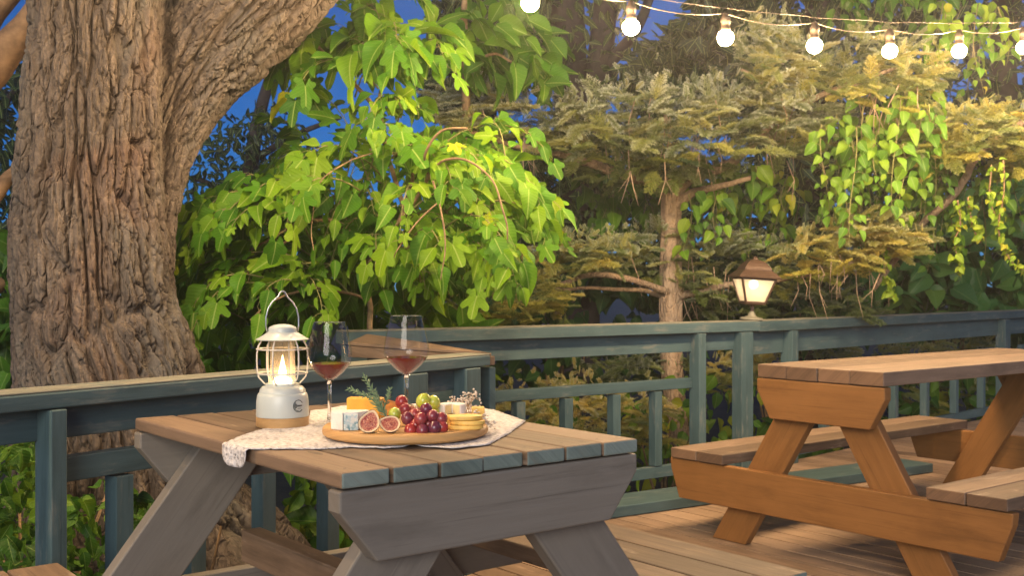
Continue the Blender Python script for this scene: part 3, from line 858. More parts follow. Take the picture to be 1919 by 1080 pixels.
# ---------------------------------------------------------------- fir with cloud-like tiers
def spray(seed, n=11, per=26):
    rg = random.Random(seed); V = []; Q = []; UV = []; tip = []
    def needles(a, b, cnt, tl):
        a = Vector(a); b = Vector(b); t = (b - a).normalized(); o = t.orthogonal().normalized(); bi = t.cross(o)
        for i in range(cnt):
            f = (i + rg.random()) / cnt; p = a + (b - a) * f; A = rg.uniform(0, 6.283)
            dr = (o * math.cos(A) + bi * math.sin(A)); dr.z += .35
            dr = (dr * 1.0 + t * .9).normalized()
            ln = rg.uniform(.075, .115) * (1 - .3 * f); s = dr.cross(Vector((rg.random(), rg.random(), rg.random()))).normalized() * .0095
            k = len(V)
            for q in (p - s, p + s, p + dr * ln + s * .45, p + dr * ln - s * .45): V.append(tuple(q)); UV.append((0, 0)); tip.append(tl * f)
            Q.append((k, k + 1, k + 2, k + 3))
    sag = lambda y: -.22 * y * y
    for i in range(n):
        y = .08 + .88 * i / (n - 1)
        for sd in (-1, 1):
            ln = .42 * (1 - .72 * y) + .08; an = R(rg.uniform(38, 58))
            a = (0, y, sag(y)); b = (sd * math.sin(an) * ln, y + math.cos(an) * ln, sag(y) - .12 * ln + rg.uniform(-.03, .05))
            needles(a, b, per, 1.0)
    needles((0, 0, 0), (0, 1, sag(1)), per * 3, .8)
    return np.array(V), np.array(Q), np.array(UV), np.array(tip)
SP = [spray(i) for i in range(4)]
fir = thing('fir_tree', at(1275, 920, 7.5), 'wide fir with pale trunk and flat tiers of silvery yellow needles', 'tree')
TR = [tp(1278, 1000, 26, 7.5), tp(1275, 850, 22, 7.5), tp(1262, 700, 21, 7.5), tp(1258, 560, 21, 7.5), tp(1256, 450, 20, 7.5), tp(1255, 350, 19, 7.5), tp(1250, 330, 10, 7.5)]
V, Q, uv = bark_tube([(p, r * .93) for p, r in TR], 64, 200, .006, 3)
link('trunk', np_mesh('trunk', V, Q, uv), M['firbark'], fir, True)
branches('limb', [
    ([(1255, 375, 7.5), (1290, 335, 7.45), (1340, 320, 7.35), (1395, 285, 7.2), (1450, 230, 7.0)], .055, .018),
    ([(1255, 395, 7.5), (1300, 362, 7.4), (1360, 345, 7.2), (1430, 330, 7.0)], .04, .012),
    ([(1255, 360, 7.5), (1215, 340, 7.4), (1150, 320, 7.2), (1060, 290, 7.0), (960, 270, 6.9), (860, 240, 6.8)], .05, .012),
    ([(1500, 195, 6.8), (1560, 170, 6.7), (1620, 150, 6.6), (1680, 125, 6.5)], .022, .010),
    ([(1470, 185, 6.9), (1430, 155, 6.9), (1390, 130, 6.9)], .018, .008),
    ([(1262, 552, 7.5), (1215, 535, 7.3), (1170, 522, 7.1), (1110, 515, 7.0), (1060, 530, 7.0), (1030, 540, 7.0)], .028, .012),
    ([(1262, 560, 7.5), (1200, 545, 7.5), (1120, 540, 7.4), (1020, 545, 7.3)], .02, .01),
    ([(1262, 560, 7.5), (1340, 540, 7.3), (1480, 520, 7.1), (1600, 490, 6.9), (1690, 450, 6.8)], .03, .01),
    ], M['firbark'], fir)
PP, TT, NN, SS, TN, EX = [], [], [], [], [], []
def tops(P_, x, y, poly, n, size, tone, ext):
    hi = np.zeros(n, bool)          # uppermost sprays carry upright pale candles
    for i in range(n):
        hi[i] = not np.any((np.abs(x - x[i]) < 22) & (y < y[i] - 16))
    Q_ = np.repeat(P_[hi], 5, 0); m = len(Q_)
    if not m: return
    Q_ = Q_ + RNG.normal(0, .05, (m, 3)); Q_[:, 2] += .015
    t = RNG.normal(0, .6, (m, 3)); t[:, 2] += .9
    PP.append(Q_); TT.append(t); NN.append(RNG.normal(0, 1, (m, 3))); SS.append(RNG.uniform(.25, .42, m) * size)
    TN.append(RNG.uniform(tone[0], tone[1], m)); EX.append(ext * RNG.uniform(.5, 1, m))
def pad(poly, n, d0, d1, size, tone, ext, cx, top=None, up=.35):
    ext = min(1, ext * 1.25)
    n = int(n * 1.8); size *= .66
    P_, x, y = sample(poly, n, d0, d1)
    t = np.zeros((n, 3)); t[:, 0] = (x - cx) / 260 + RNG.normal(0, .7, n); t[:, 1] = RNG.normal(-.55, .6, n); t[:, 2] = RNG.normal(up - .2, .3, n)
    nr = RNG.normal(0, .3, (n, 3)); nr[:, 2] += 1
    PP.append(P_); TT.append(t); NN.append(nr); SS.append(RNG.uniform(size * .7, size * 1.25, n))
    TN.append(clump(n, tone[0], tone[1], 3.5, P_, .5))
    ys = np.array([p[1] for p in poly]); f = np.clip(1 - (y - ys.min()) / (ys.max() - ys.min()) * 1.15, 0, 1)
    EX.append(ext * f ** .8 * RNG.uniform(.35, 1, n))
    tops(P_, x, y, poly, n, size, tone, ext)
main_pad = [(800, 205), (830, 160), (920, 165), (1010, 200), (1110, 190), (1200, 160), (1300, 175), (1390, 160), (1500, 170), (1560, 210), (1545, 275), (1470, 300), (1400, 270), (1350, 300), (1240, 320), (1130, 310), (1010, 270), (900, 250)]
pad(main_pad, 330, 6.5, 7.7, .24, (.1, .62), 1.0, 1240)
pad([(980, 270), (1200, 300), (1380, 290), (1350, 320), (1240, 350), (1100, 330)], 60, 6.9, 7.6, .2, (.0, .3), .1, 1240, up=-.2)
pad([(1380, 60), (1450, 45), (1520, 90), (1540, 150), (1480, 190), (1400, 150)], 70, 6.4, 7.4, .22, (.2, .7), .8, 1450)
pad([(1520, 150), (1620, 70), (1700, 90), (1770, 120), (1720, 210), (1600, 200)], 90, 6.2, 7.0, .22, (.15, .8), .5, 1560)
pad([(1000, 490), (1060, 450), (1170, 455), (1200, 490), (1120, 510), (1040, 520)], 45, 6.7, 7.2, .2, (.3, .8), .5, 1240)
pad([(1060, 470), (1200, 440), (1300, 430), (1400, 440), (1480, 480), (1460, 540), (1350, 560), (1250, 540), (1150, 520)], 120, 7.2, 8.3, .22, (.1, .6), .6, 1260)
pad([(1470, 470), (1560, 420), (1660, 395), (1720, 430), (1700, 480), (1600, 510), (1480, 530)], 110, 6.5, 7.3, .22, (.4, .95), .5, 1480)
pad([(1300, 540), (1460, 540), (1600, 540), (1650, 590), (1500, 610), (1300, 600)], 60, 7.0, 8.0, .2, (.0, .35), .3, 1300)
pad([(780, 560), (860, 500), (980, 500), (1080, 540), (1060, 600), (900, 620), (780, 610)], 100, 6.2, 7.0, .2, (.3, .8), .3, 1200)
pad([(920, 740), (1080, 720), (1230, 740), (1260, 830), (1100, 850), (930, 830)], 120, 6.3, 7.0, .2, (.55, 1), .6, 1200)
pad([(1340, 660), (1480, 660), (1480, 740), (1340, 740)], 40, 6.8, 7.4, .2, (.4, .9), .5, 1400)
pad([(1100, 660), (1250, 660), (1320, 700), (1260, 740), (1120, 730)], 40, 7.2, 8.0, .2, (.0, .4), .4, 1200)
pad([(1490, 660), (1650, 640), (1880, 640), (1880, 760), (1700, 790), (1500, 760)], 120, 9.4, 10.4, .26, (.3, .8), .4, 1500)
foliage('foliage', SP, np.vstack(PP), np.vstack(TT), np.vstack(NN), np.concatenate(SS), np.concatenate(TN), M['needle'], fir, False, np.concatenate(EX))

# dead twigs hanging below the tiers
mb = MB(); random.seed(5)
for poly_, n_, d0, d1 in ((main_pad, 46, 6.6, 7.2), ([(1480, 480), (1560, 440), (1690, 440), (1690, 490), (1500, 530)], 16, 6.6, 7.0), ([(1540, 180), (1620, 120), (1740, 140), (1700, 210)], 12, 6.3, 6.8), ([(1060, 480), (1300, 450), (1440, 480), (1300, 550)], 16, 7.2, 7.6)):
    for p in sample(poly_, n_, d0, d1)[0]:
        p = Vector(p) - UP * .05; q = p - UP * random.uniform(.12, .34) + Vector((random.uniform(-.08, .08), random.uniform(-.1, .05), 0))
        m_ = (p + q) / 2 + Vector((random.uniform(-.03, .03), random.uniform(-.03, .03), 0)); mb.tube([p, m_, q], [.0045, .003, .0015], 5)
        if random.random() < .6: mb.tube([m_, m_ + (q - m_) * .6 + Vector((random.uniform(-.08, .08), 0, 0))], [.0025, .001], 4)
mb.build('dead_twigs', M['firbark'], fir, True)
# second conifer bough at the right edge
PP, TT, NN, SS, TN, EX = [], [], [], [], [], []
fir2 = thing('fir_tree', at(2080, 900, 7.6), 'fir with a long bare crooked bough and golden tips at the frame edge', 'tree')
pad([(1660, 290), (1740, 230), (1850, 205), (1930, 215), (1930, 300), (1860, 270), (1800, 320), (1720, 330)], 110, 6.3, 7.0, .22, (.25, .8), .3, 1950)
pad([(1860, 290), (1990, 240), (1990, 330), (1880, 330)], 40, 6.5, 7.2, .2, (.2, .75), .3, 1950)
foliage('foliage', SP, np.vstack(PP), np.vstack(TT), np.vstack(NN), np.concatenate(SS), np.concatenate(TN), M['needle'], fir2, False, np.concatenate(EX))
branches('trunk', [([(2090, 1000, 7.6), (2060, 600, 7.5), (2030, 300, 7.4), (2010, 0, 7.4)], .09, .05),
    ([(2040, 180, 7.3), (1950, 215, 6.9), (1880, 255, 6.7), (1830, 290, 6.6), (1810, 335, 6.7), (1780, 375, 6.8), (1730, 420, 6.9), (1690, 470, 7.0), (1640, 540, 7.1)], .03, .018)], M['firbark'], fir2)

# ---------------------------------------------------------------- climbing vines
def vine(label, poly, n, d0, d1, size, tone, lines, down=1.2, mat='vine'):
    v = thing('climbing_vine', at(poly[0][0], 860, d1), label, 'vine', 'vines hanging among the conifers')
    P_, x, y = sample(poly, n, d0, d1); t, nr = hang(n, .5, down, -.8)
    foliage('leaves', HT, P_, t, nr, RNG.uniform(size * .7, size * 1.3, n), clump(n, *tone, 3, P_, .4), M[mat], v)
    branches('stem', lines, M['branch'], v, seg=5)
def vine_curtain(label, strands, d0, d1, size, tone):
    """hanging strands: (x, y top, y bottom, leaves); stems visible between the leaves"""
    v = thing('climbing_vine', at(strands[0][0], 880, (d0 + d1) / 2), label, 'vine', 'vines hanging among the conifers')
    mb = MB(); PV, TV, NV, SV = [], [], [], []
    for x0, y0, y1, k in strands:
        d = random.uniform(d0, d1); x = x0; n = 9; pts = []; sway = random.uniform(-14, 14); ph = random.random() * 6
        for i in range(n + 1):
            f = i / n; pts.append(at(x + sway * f + 9 * math.sin(ph + f * 4), y0 + (y1 - y0) * f, d + .15 * math.sin(ph + f * 3)))
        mb.tube(pts, [.0042 - .003 * i / n for i in range(n + 1)], 5)
        for i in range(k):
            f = (i + random.random() * .6) / k * n; a = min(int(f), n - 1); q = pts[a].lerp(pts[a + 1], f - a); A = i * 2.3 + random.random()
            off = Vector((math.cos(A), math.sin(A) * .7 - .25, random.uniform(-.2, .5))) * random.uniform(.02, .065)
            mb.tube([q, q + off * .6 + UP * .008, q + off], [.0013, .001, .0008], 4, cap=False)
            PV.append(q + off); TV.append(off.normalized() * .6 + Vector((random.gauss(0, .3), random.gauss(0, .3), -.9))); NV.append(Vector((random.gauss(0, .4), -.8, .7 + random.gauss(0, .3)))); SV.append(size * random.uniform(.55, 1.35) * (1.1 - .4 * i / k))
    P_ = np.array(PV)
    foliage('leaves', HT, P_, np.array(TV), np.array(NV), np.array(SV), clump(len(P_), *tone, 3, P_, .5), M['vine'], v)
    mb.build('stem', M['twig'], v, True)
random.seed(21)
def curtain_rows(n, x0, x1, ya, yb, la, lb, ka, kb):
    out = []
    for k in range(n):
        x = x0 + (x1 - x0) * (k + random.random()) / n; y = random.uniform(ya, yb); out.append((x, y, y + random.uniform(la, lb), random.randint(ka, kb)))
    return out
vine_curtain('leafy vine curtain trailing through the golden fir tip left of the crooked bough', curtain_rows(26, 1545, 1770, 150, 270, 80, 240, 12, 26), 6.1, 7.1, .078, (.1, .75))
vine_curtain('trailing vine with sparse heart leaves dangling right of the pale fir trunk', curtain_rows(17, 1285, 1500, 290, 370, 60, 170, 7, 14), 7.0, 8.4, .10, (.2, .85))
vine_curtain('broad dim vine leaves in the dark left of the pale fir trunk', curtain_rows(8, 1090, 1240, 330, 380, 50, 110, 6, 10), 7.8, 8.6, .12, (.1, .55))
vine_curtain('vine with small leaves trailing past the last bulb, against the blue dusk', curtain_rows(9, 1740, 1890, -20, 60, 60, 190, 8, 14), 6.6, 7.2, .082, (.3, .85))
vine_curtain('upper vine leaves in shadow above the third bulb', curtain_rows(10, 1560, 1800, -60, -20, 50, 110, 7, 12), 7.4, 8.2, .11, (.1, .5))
vine_curtain('loose vine hanging from the crooked bough over the dark shrub, below the golden tips', curtain_rows(13, 1690, 1900, 280, 360, 60, 190, 8, 16), 6.7, 7.4, .07, (.15, .7))
def strand(label, pts, d, n, size=.032):
    v = thing('vine_strand', at(pts[0][0], pts[0][1], d), label, 'vine', 'thin strands hanging from the right bough')
    L_ = [(x, y, d + .03 * i) for i, (x, y) in enumerate(pts)]
    branches('stem', [(L_, .006, .004)], M['branch'], v, seg=5)
    seq = np.linspace(0, len(pts) - 1.001, n); k = seq.astype(int); f = seq - k; p = np.array(L_)
    q = p[k] * (1 - f)[:, None] + p[k + 1] * f[:, None]
    P_ = np.stack([(q[:, 0] - 960) / F * q[:, 2], q[:, 2], 1.04 + (540 - q[:, 1]) / F * q[:, 2]], 1) + RNG.normal(0, .012, (n, 3))
    t, nr = hang(n, .9, .8, -.7)
    foliage('leaves', HT, P_, t, nr, RNG.uniform(size * .8, size * 1.7, n), RNG.uniform(.6, .95, n), M['vine'], v)
strand('longest strand, curling outward at its lower end near the frame edge', [(1880, 300), (1882, 360), (1872, 420), (1880, 460), (1900, 495), (1925, 512)], 6.3, 60)
strand('short double strand hanging just inside the longest one', [(1858, 310), (1856, 370), (1862, 400), (1874, 415)], 6.3, 30)
strand('strand of drooping leaflets in front of the dark bush', [(1795, 375), (1800, 420), (1790, 450), (1798, 490), (1806, 515)], 6.5, 44, .04)
strand('forked strand to the right of the drooping leaflets', [(1815, 370), (1822, 420), (1838, 455)], 6.5, 28, .035)
strand('strand dropping to the lamp height with a curled end', [(1655, 440), (1658, 490), (1662, 530), (1675, 552)], 6.7, 34, .04)

# ---------------------------------------------------------------- shrubs behind and under the rails
def shrub(label, poly, n, d0, d1, size, tone, mat='bush', tpl=None, name='leafy_shrub', cat='shrub', group='dark shrubs behind the railings', down=.6):
    p = np.array(poly, float); cx = p[:, 0].mean(); dm = (d0 + d1) / 2
    s = thing(name, (((cx - 960) / F) * dm, dm, -.5), label, cat, group)
    P_, x, y = sample(poly, n, d0, d1); P_[:, 2] = np.maximum(P_[:, 2], -.48)
    t, nr = hang(n, .7, down, -.7)
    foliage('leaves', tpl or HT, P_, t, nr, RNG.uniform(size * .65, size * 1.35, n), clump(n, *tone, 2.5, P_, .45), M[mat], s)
    top = at(cx, p[:, 1].min() * .6 + p[:, 1].max() * .4, dm)
    mb = MB(); b = Vector((top.x, dm, -.5))
    for k in range(5):
        e = top + Vector((random.uniform(-.3, .3), random.uniform(-.2, .2), random.uniform(-.1, .2)))
        mb.tube([b, (b + e) * .5 + Vector((random.uniform(-.08, .08), 0, 0)), e], [.014, .009, .004], 6)
    mb.build('stem', M['branch'], s, True)
shrub('dark green broad-leaved shrub below the hanging strands', [(1640, 420), (1740, 380), (1860, 320), (1990, 320), (1990, 620), (1600, 620), (1600, 520)], 620, 9.7, 11.0, .21, (.3, 1))
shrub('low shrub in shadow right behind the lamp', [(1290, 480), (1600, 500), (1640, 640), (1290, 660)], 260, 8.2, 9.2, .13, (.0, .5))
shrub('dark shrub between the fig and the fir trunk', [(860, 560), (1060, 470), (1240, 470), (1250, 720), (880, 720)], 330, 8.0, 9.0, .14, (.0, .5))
shrub('yellow leaved undergrowth beyond the deck curb', [(930, 740), (1320, 700), (1500, 690), (1500, 860), (1300, 960), (930, 900)], 420, 6.6, 7.8, .09, (.35, 1), 'under', group='undergrowth plants')
shrub('yellowish low plants seen between the balusters behind the bare table', [(1480, 700), (1900, 680), (1900, 800), (1480, 900)], 260, 9.3, 10.2, .13, (.2, .9), 'under', group='undergrowth plants')
shrub('green undergrowth below the left rail beside the trunk', [(-80, 760), (10, 740), (60, 780), (75, 880), (110, 1000), (120, 1200), (-80, 1200)], 620, 3.0, 3.7, .055, (.05, .8), 'under', HT + OV, group='undergrowth plants')
shrub('small leafy seedling between the rail and the trunk foot', [(115, 935), (200, 900), (285, 930), (300, 1010), (300, 1200), (100, 1200)], 260, 2.95, 3.25, .05, (.05, .75), 'under', HT + OV, group='undergrowth plants')
shrub('fresh green plant glimpsed under the table past the roots', [(500, 760), (660, 720), (860, 740), (860, 1050), (520, 1100)], 260, 4.5, 5.3, .12, (.2, .95), 'under', HT + OV, group='undergrowth plants')
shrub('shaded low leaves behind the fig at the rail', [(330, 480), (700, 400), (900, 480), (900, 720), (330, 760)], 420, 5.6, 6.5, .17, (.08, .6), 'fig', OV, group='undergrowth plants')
shrub('sparse green shrub at the far left behind the trunk', [(-60, 420), (40, 440), (40, 740), (-60, 740)], 160, 5.0, 6.0, .12, (.1, .6), 'under', HT, group='undergrowth plants')

# ---------------------------------------------------------------- far trees
def far_tree(label, cx, d, base_r, lines, polys, n, size, mat, tone, name='garden_tree'):
    t_ = thing(name, (((cx - 960) / F) * d, d, -.5), label, 'tree', 'dark trees beyond the garden')
    if lines: branches('trunk', lines, M['bgbark'], t_, seg=10)
    PL = [sample(p, int(n * wgt), d - dd, d + dd) for p, wgt, dd in polys]
    P_ = np.vstack([a[0] for a in PL]); m = len(P_); tt, nr = hang(m, .9, .5, -.6)
    foliage('crown', SM, P_, tt, nr, RNG.uniform(size * .6, size * 1.5, m), clump(m, *tone, .8, P_, .6), M[mat], t_)
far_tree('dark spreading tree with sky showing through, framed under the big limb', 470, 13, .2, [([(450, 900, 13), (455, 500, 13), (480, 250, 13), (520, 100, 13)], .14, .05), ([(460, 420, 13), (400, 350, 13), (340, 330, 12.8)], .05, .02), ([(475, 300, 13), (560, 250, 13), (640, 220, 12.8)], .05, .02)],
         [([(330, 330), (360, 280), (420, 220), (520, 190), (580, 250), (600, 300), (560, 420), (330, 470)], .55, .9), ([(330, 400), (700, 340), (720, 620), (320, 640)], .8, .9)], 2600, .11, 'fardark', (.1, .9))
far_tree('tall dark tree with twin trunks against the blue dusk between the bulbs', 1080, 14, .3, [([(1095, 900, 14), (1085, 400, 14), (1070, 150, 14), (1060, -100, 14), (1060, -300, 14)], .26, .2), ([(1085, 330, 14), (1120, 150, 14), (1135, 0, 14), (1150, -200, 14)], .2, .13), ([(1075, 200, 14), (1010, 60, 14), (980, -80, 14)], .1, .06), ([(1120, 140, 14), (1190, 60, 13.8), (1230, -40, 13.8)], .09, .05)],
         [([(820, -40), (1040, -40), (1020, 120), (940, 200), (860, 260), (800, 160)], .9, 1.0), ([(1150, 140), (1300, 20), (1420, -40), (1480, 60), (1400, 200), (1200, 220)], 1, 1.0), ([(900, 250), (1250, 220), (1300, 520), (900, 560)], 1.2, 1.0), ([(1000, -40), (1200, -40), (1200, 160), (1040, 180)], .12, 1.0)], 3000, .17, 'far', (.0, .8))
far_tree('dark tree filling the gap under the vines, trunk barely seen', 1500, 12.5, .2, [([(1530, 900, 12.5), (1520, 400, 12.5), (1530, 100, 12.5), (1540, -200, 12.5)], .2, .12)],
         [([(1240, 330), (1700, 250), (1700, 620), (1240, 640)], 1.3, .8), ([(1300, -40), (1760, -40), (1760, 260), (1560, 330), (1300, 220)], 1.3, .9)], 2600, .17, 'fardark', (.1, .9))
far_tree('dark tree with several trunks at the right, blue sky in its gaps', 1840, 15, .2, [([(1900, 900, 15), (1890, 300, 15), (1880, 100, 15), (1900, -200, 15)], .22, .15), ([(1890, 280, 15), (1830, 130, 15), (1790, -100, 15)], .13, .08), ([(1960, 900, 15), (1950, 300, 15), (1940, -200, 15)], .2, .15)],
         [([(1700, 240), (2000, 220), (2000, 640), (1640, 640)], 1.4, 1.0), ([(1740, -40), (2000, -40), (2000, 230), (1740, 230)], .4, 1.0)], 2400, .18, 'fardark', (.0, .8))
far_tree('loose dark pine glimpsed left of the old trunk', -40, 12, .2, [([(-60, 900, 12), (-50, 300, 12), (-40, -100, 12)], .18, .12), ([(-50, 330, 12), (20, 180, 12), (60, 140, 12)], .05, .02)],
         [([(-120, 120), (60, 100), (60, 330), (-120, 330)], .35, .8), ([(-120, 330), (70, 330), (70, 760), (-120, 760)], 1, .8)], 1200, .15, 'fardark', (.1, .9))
# pale brown limbs at the left edge
ll = thing('bare_tree', at(-120, 1000, 6), 'bare tree with orange brown limbs crossing left of the old trunk', 'tree')
branches('limb', [([(-150, 1100, 6), (-140, 700, 6), (-110, 420, 6), (-60, 210, 6), (0, 110, 6), (50, 50, 6), (110, -30, 6)], .14, .07), ([(-100, 300, 6), (-50, 100, 6.1), (0, 10, 6.1), (60, -60, 6.1)], .07, .06), ([(-130, 560, 6), (-40, 420, 6), (20, 330, 6), (80, 300, 6)], .05, .03), ([(-130, 620, 6), (-30, 560, 6), (70, 460, 6)], .05, .03),
    ([(-130, 860, 5.6), (-30, 700, 5.6), (45, 668, 5.6), (90, 650, 5.6)], .018, .01)], M['limb'], ll, seg=12)
# ---------------------------------------------------------------- lace cloth
CZ = .7425
outl = [(425, 831), (466, 843), (540, 842), (600, 842), (660, 839), (720, 841), (775, 836), (850, 842), (915, 834), (952, 814), (985, 790), (955, 780), (925, 769), (880, 763), (800, 758), (700, 758), (640, 762), (612, 768), (583, 771), (578, 797), (500, 804), (455, 817)]
ow = [on(x, y, CZ) for x, y in outl]
cc = on(700, 802, CZ)
dense = []
for i in range(len(ow)):
    a, b = ow[i], ow[(i + 1) % len(ow)]; m = max(2, int((b - a).length / .006))
    for k in range(m): dense.append(a + (b - a) * (k / m))
dense = [p + (p - cc).normalized() * (.0028 * abs(math.sin(i * .55)) if i > 8 else 0) for i, p in enumerate(dense)]
NR = 16; V = []; Fc = []; n = len(dense)
for r_ in range(NR + 1):
    f = r_ / NR
    for p in dense:
        q = cc + (p - cc) * f
        h = .5 + .5 * noise.noise(Vector((q.x * 22, q.y * 22, 3))) + .35 * noise.noise(Vector((q.x * 60, q.y * 60, 1)))
        fr = max(0, 1 - (q - on(775, 836, CZ)).length / .02)
        V.append((q.x, q.y, CZ + .0026 * max(0, h) * min(1, f * 1.4) + .010 * fr * fr))
for r_ in range(NR):
    for i in range(n):
        j = (i + 1) % n
        Fc.append((r_ * n + i, r_ * n + j, (r_ + 1) * n + j, (r_ + 1) * n + i))
# the corner that hangs over the table edge
a, b = on(423, 830.5, CZ), on(468, 843, CZ); k0 = len(V); W_ = 14; H_ = 10
for j in range(H_ + 1):
    t = j / H_
    for i in range(W_ + 1):
        s = i / W_; p = a + (b - a) * s
        dep = .043 * (1 - abs(2 * s - 1) ** 3.0 * .45)
        roll = min(1, t * 5)
        p = p - U2 * (.007 * roll + .003 * math.sin(s * 7) * t); p.z = CZ + .002 - dep * max(0, t - .05)
        V.append(tuple(p))
for j in range(H_):
    for i in range(W_): q = k0 + j * (W_ + 1) + i; Fc.append((q, q + 1, q + W_ + 2, q + W_ + 1))
me = bpy.data.meshes.new('lace_cloth'); me.from_pydata(V, [], Fc)
o = link('lace_cloth', me, M['cloth'], smooth=True); sm = o.modifiers.new('thickness', 'SOLIDIFY'); sm.thickness = .0012; sm.offset = 1
tag(o, 'white lace cloth under the cheese board, one corner hanging over the table edge', 'tablecloth')

# ---------------------------------------------------------------- round board
BC = Vector((-.2136, 2.2, .7470)); BR = .166; BZ = .765
mb = MB(); mb.lathe([(.001, 0), (BR - .006, 0), (BR - .001, .004), (BR, .009), (BR - .001, .0145), (BR - .004, .0178), (.001, .018)], BC, 72, close=True)
me = mb.mesh('serving_board')
uvl = me.uv_layers['UVMap'].data
for lp in me.loops:
    c = me.vertices[lp.vertex_index].co; uvl[lp.index].uv = (c.x * .9 + c.y * .3, c.y * .5 + c.z * 2)
o = link('serving_board', me, M['board'], smooth=True)
o.data.set_sharp_from_angle(angle=R(35))
tag(o, 'round pale wooden serving board carrying cheese, figs and grapes', 'board')

# ---------------------------------------------------------------- wine glasses
def wine_glass(label, x, d, s):
    b = Vector(((x - 960) / F * d, d, ZT + .0045)); t = thing('wine_glass', b, label, 'wine glass', 'wine glasses on the table')
    bowl = [(r * 1.07, z) for r, z in [(.0075, .097), (.016, .103), (.027, .113), (.036, .123), (.0425, .134), (.0452, .145), (.0448, .155), (.0425, .170), (.0390, .188), (.0352, .206), (.0322, .222)]]
    mb = MB(); mb.lathe([(r * s, z * s) for r, z in bowl], b, 56)
    mb.build('bowl', M['glass'], t, True)
    mb = MB(); mb.lathe([(r * s, z * s) for r, z in [(.0003, 0), (.034, 0), (.0345, .0012), (.030, .003), (.012, .006), (.0055, .012), (.0040, .03), (.0036, .06), (.0042, .085), (.0072, .0965), (.0003, .0968)] if z > .004], b, 40)
    mb.build('stem', M['stemglass'], t, True)
    mb = MB(); mb.lathe([(r * s, z * s) for r, z in [(.034, 0), (.0345, .0012), (.030, .003), (.012, .006)]], b, 40); mb.build('foot', M['glass'], t, True)
    lv = .1335
    w = [(r - .0014, z) for r, z in bowl if z < lv]; r_l = np.interp(lv, [z for r, z in bowl], [r for r, z in bowl]) - .0014
    mb = MB(); mb.lathe([(.0003, .0985)] + [(r * s, (z + .0015) * s) for r, z in w] + [(r_l * s, lv * s), (.0003, lv * s)], b, 48)
    o = mb.build('wine', M['wine'], t, True); o.data.set_sharp_from_angle(angle=R(50))
    mb = MB(); rr = .0322 * 1.07 * s - .0004
    mb.tube([b + Vector((rr * math.cos(k * math.pi / 32), rr * math.sin(k * math.pi / 32), .222 * s)) for k in range(65)], .0006, 6)
    mb.build('rim', M['stemglass'], t, True)
wine_glass('wine glass beside the lantern, a little red wine in its bowl', 618, 2.35, 1.0)
wine_glass('wine glass standing behind the cheese board, a little red wine in its bowl', 762, 2.45, 1.05)

# ---------------------------------------------------------------- lantern
LB_ = Vector(((530 - 960) / F * 2.36, 2.36, ZT + .0025))
lan = thing('lantern', LB_, 'cream camping lantern glowing with a flame inside a wire cage', 'lantern')
mb = MB(); mb.lathe([(.0003, 0), (.0545, 0), (.056, .002), (.056, .021), (.0003, .0212)], LB_, 56); o = mb.build('wooden_base', M['bamboo'], lan, True); o.data.set_sharp_from_angle(angle=R(40))
mb = MB(); mb.lathe([(.0003, .0214), (.0555, .0214), (.0562, .024), (.0555, .052), (.0535, .066), (.0515, .071), (.0495, .072), (.048, .079), (.043, .085), (.036, .0875), (.0345, .092), (.0003, .0925)], LB_, 64)
o = mb.build('body', M['cream'], lan, True); o.data.set_sharp_from_angle(angle=R(50))
mb = MB(); mb.lathe([(.0285, .0925), (.0275, .11), (.0265, .14), (.026, .17), (.0255, .186)], LB_, 40); mb.build('glass_chimney', M['chimney'], lan, True)
mb = MB(); mb.lathe([(.0003, .1075), (.006, .1080), (.0080, .113), (.0078, .119), (.0060, .127), (.0036, .137), (.0015, .147), (.0002, .153)], LB_, 20); mb.build('flame', M['flame'], lan, True)
mb = MB(); mb.lathe([(.0003, .0935), (.0195, .0937), (.0205, .097), (.018, .102), (.011, .106), (.0003, .1073)], LB_, 24); mb.build('glow_base', M['glow'], lan, True)
mb = MB(); mb.lathe([(.0003, .186), (.056, .1855), (.0565, .1872), (.050, .1905), (.038, .198), (.0305, .203), (.0300, .205), (.0300, .2105), (.0285, .213), (.019, .2175), (.008, .2195), (.0003, .2198)], LB_, 56)
o = mb.build('cap', M['cream'], lan, True); o.data.set_sharp_from_angle(angle=R(40))
mb = MB()
for k in range(6):
    A = math.pi * k / 3 + .35; e = Vector((math.cos(A), math.sin(A), 0))
    pr = [(.036, .090), (.042, .096), (.0505, .106), (.0535, .120), (.0545, .14), (.0540, .158), (.0515, .172), (.046, .182), (.044, .187)]
    mb.tube([LB_ + e * r + UP * z for r, z in pr], .0017, 7)
    if k % 2: pass
for k in range(3):
    A = math.pi * 2 / 3 * k + 1.2; e = Vector((math.cos(A), math.sin(A), 0))
    mb.tube([LB_ + e * r + UP * z for r, z in [(.029, .0925), (.0305, .12), (.0305, .15), (.028, .186)]], .0011, 6)
for r, z in ((.0547, .166), (.0530, .114)):
    mb.tube([LB_ + Vector((r * math.cos(k * math.pi / 24), r * math.sin(k * math.pi / 24), z)) for k in range(49)], .0016, 6, cap=False)
mb.build('wire_cage', M['brass'], lan, True)
mb = MB()
hp = [(-.0305, .203), (-.0335, .215), (-.0330, .235), (-.0285, .254), (-.0205, .268), (-.013, .275), (-.0085, .279), (-.005, .288), (0, .291), (.005, .288), (.0075, .281), (.012, .275), (.0195, .268), (.0275, .254), (.032, .235), (.0325, .215), (.0300, .203)]
mb.tube([LB_ + Vector((x * 1.0, .012 * x / .033, z)) for x, z in hp], .0017, 8); mb.build('handle', M['steel'], lan, True)
mb = MB()                          # round mark with a scrawled word on the body
def onbody(u, v): 
    A = R(-42) + u / .0565
    rr = np.interp(v, [.021, .024, .052, .066], [.0558, .0565, .0558, .0538]) + .0004
    return LB_ + Vector((rr * math.cos(A), rr * math.sin(A), v))
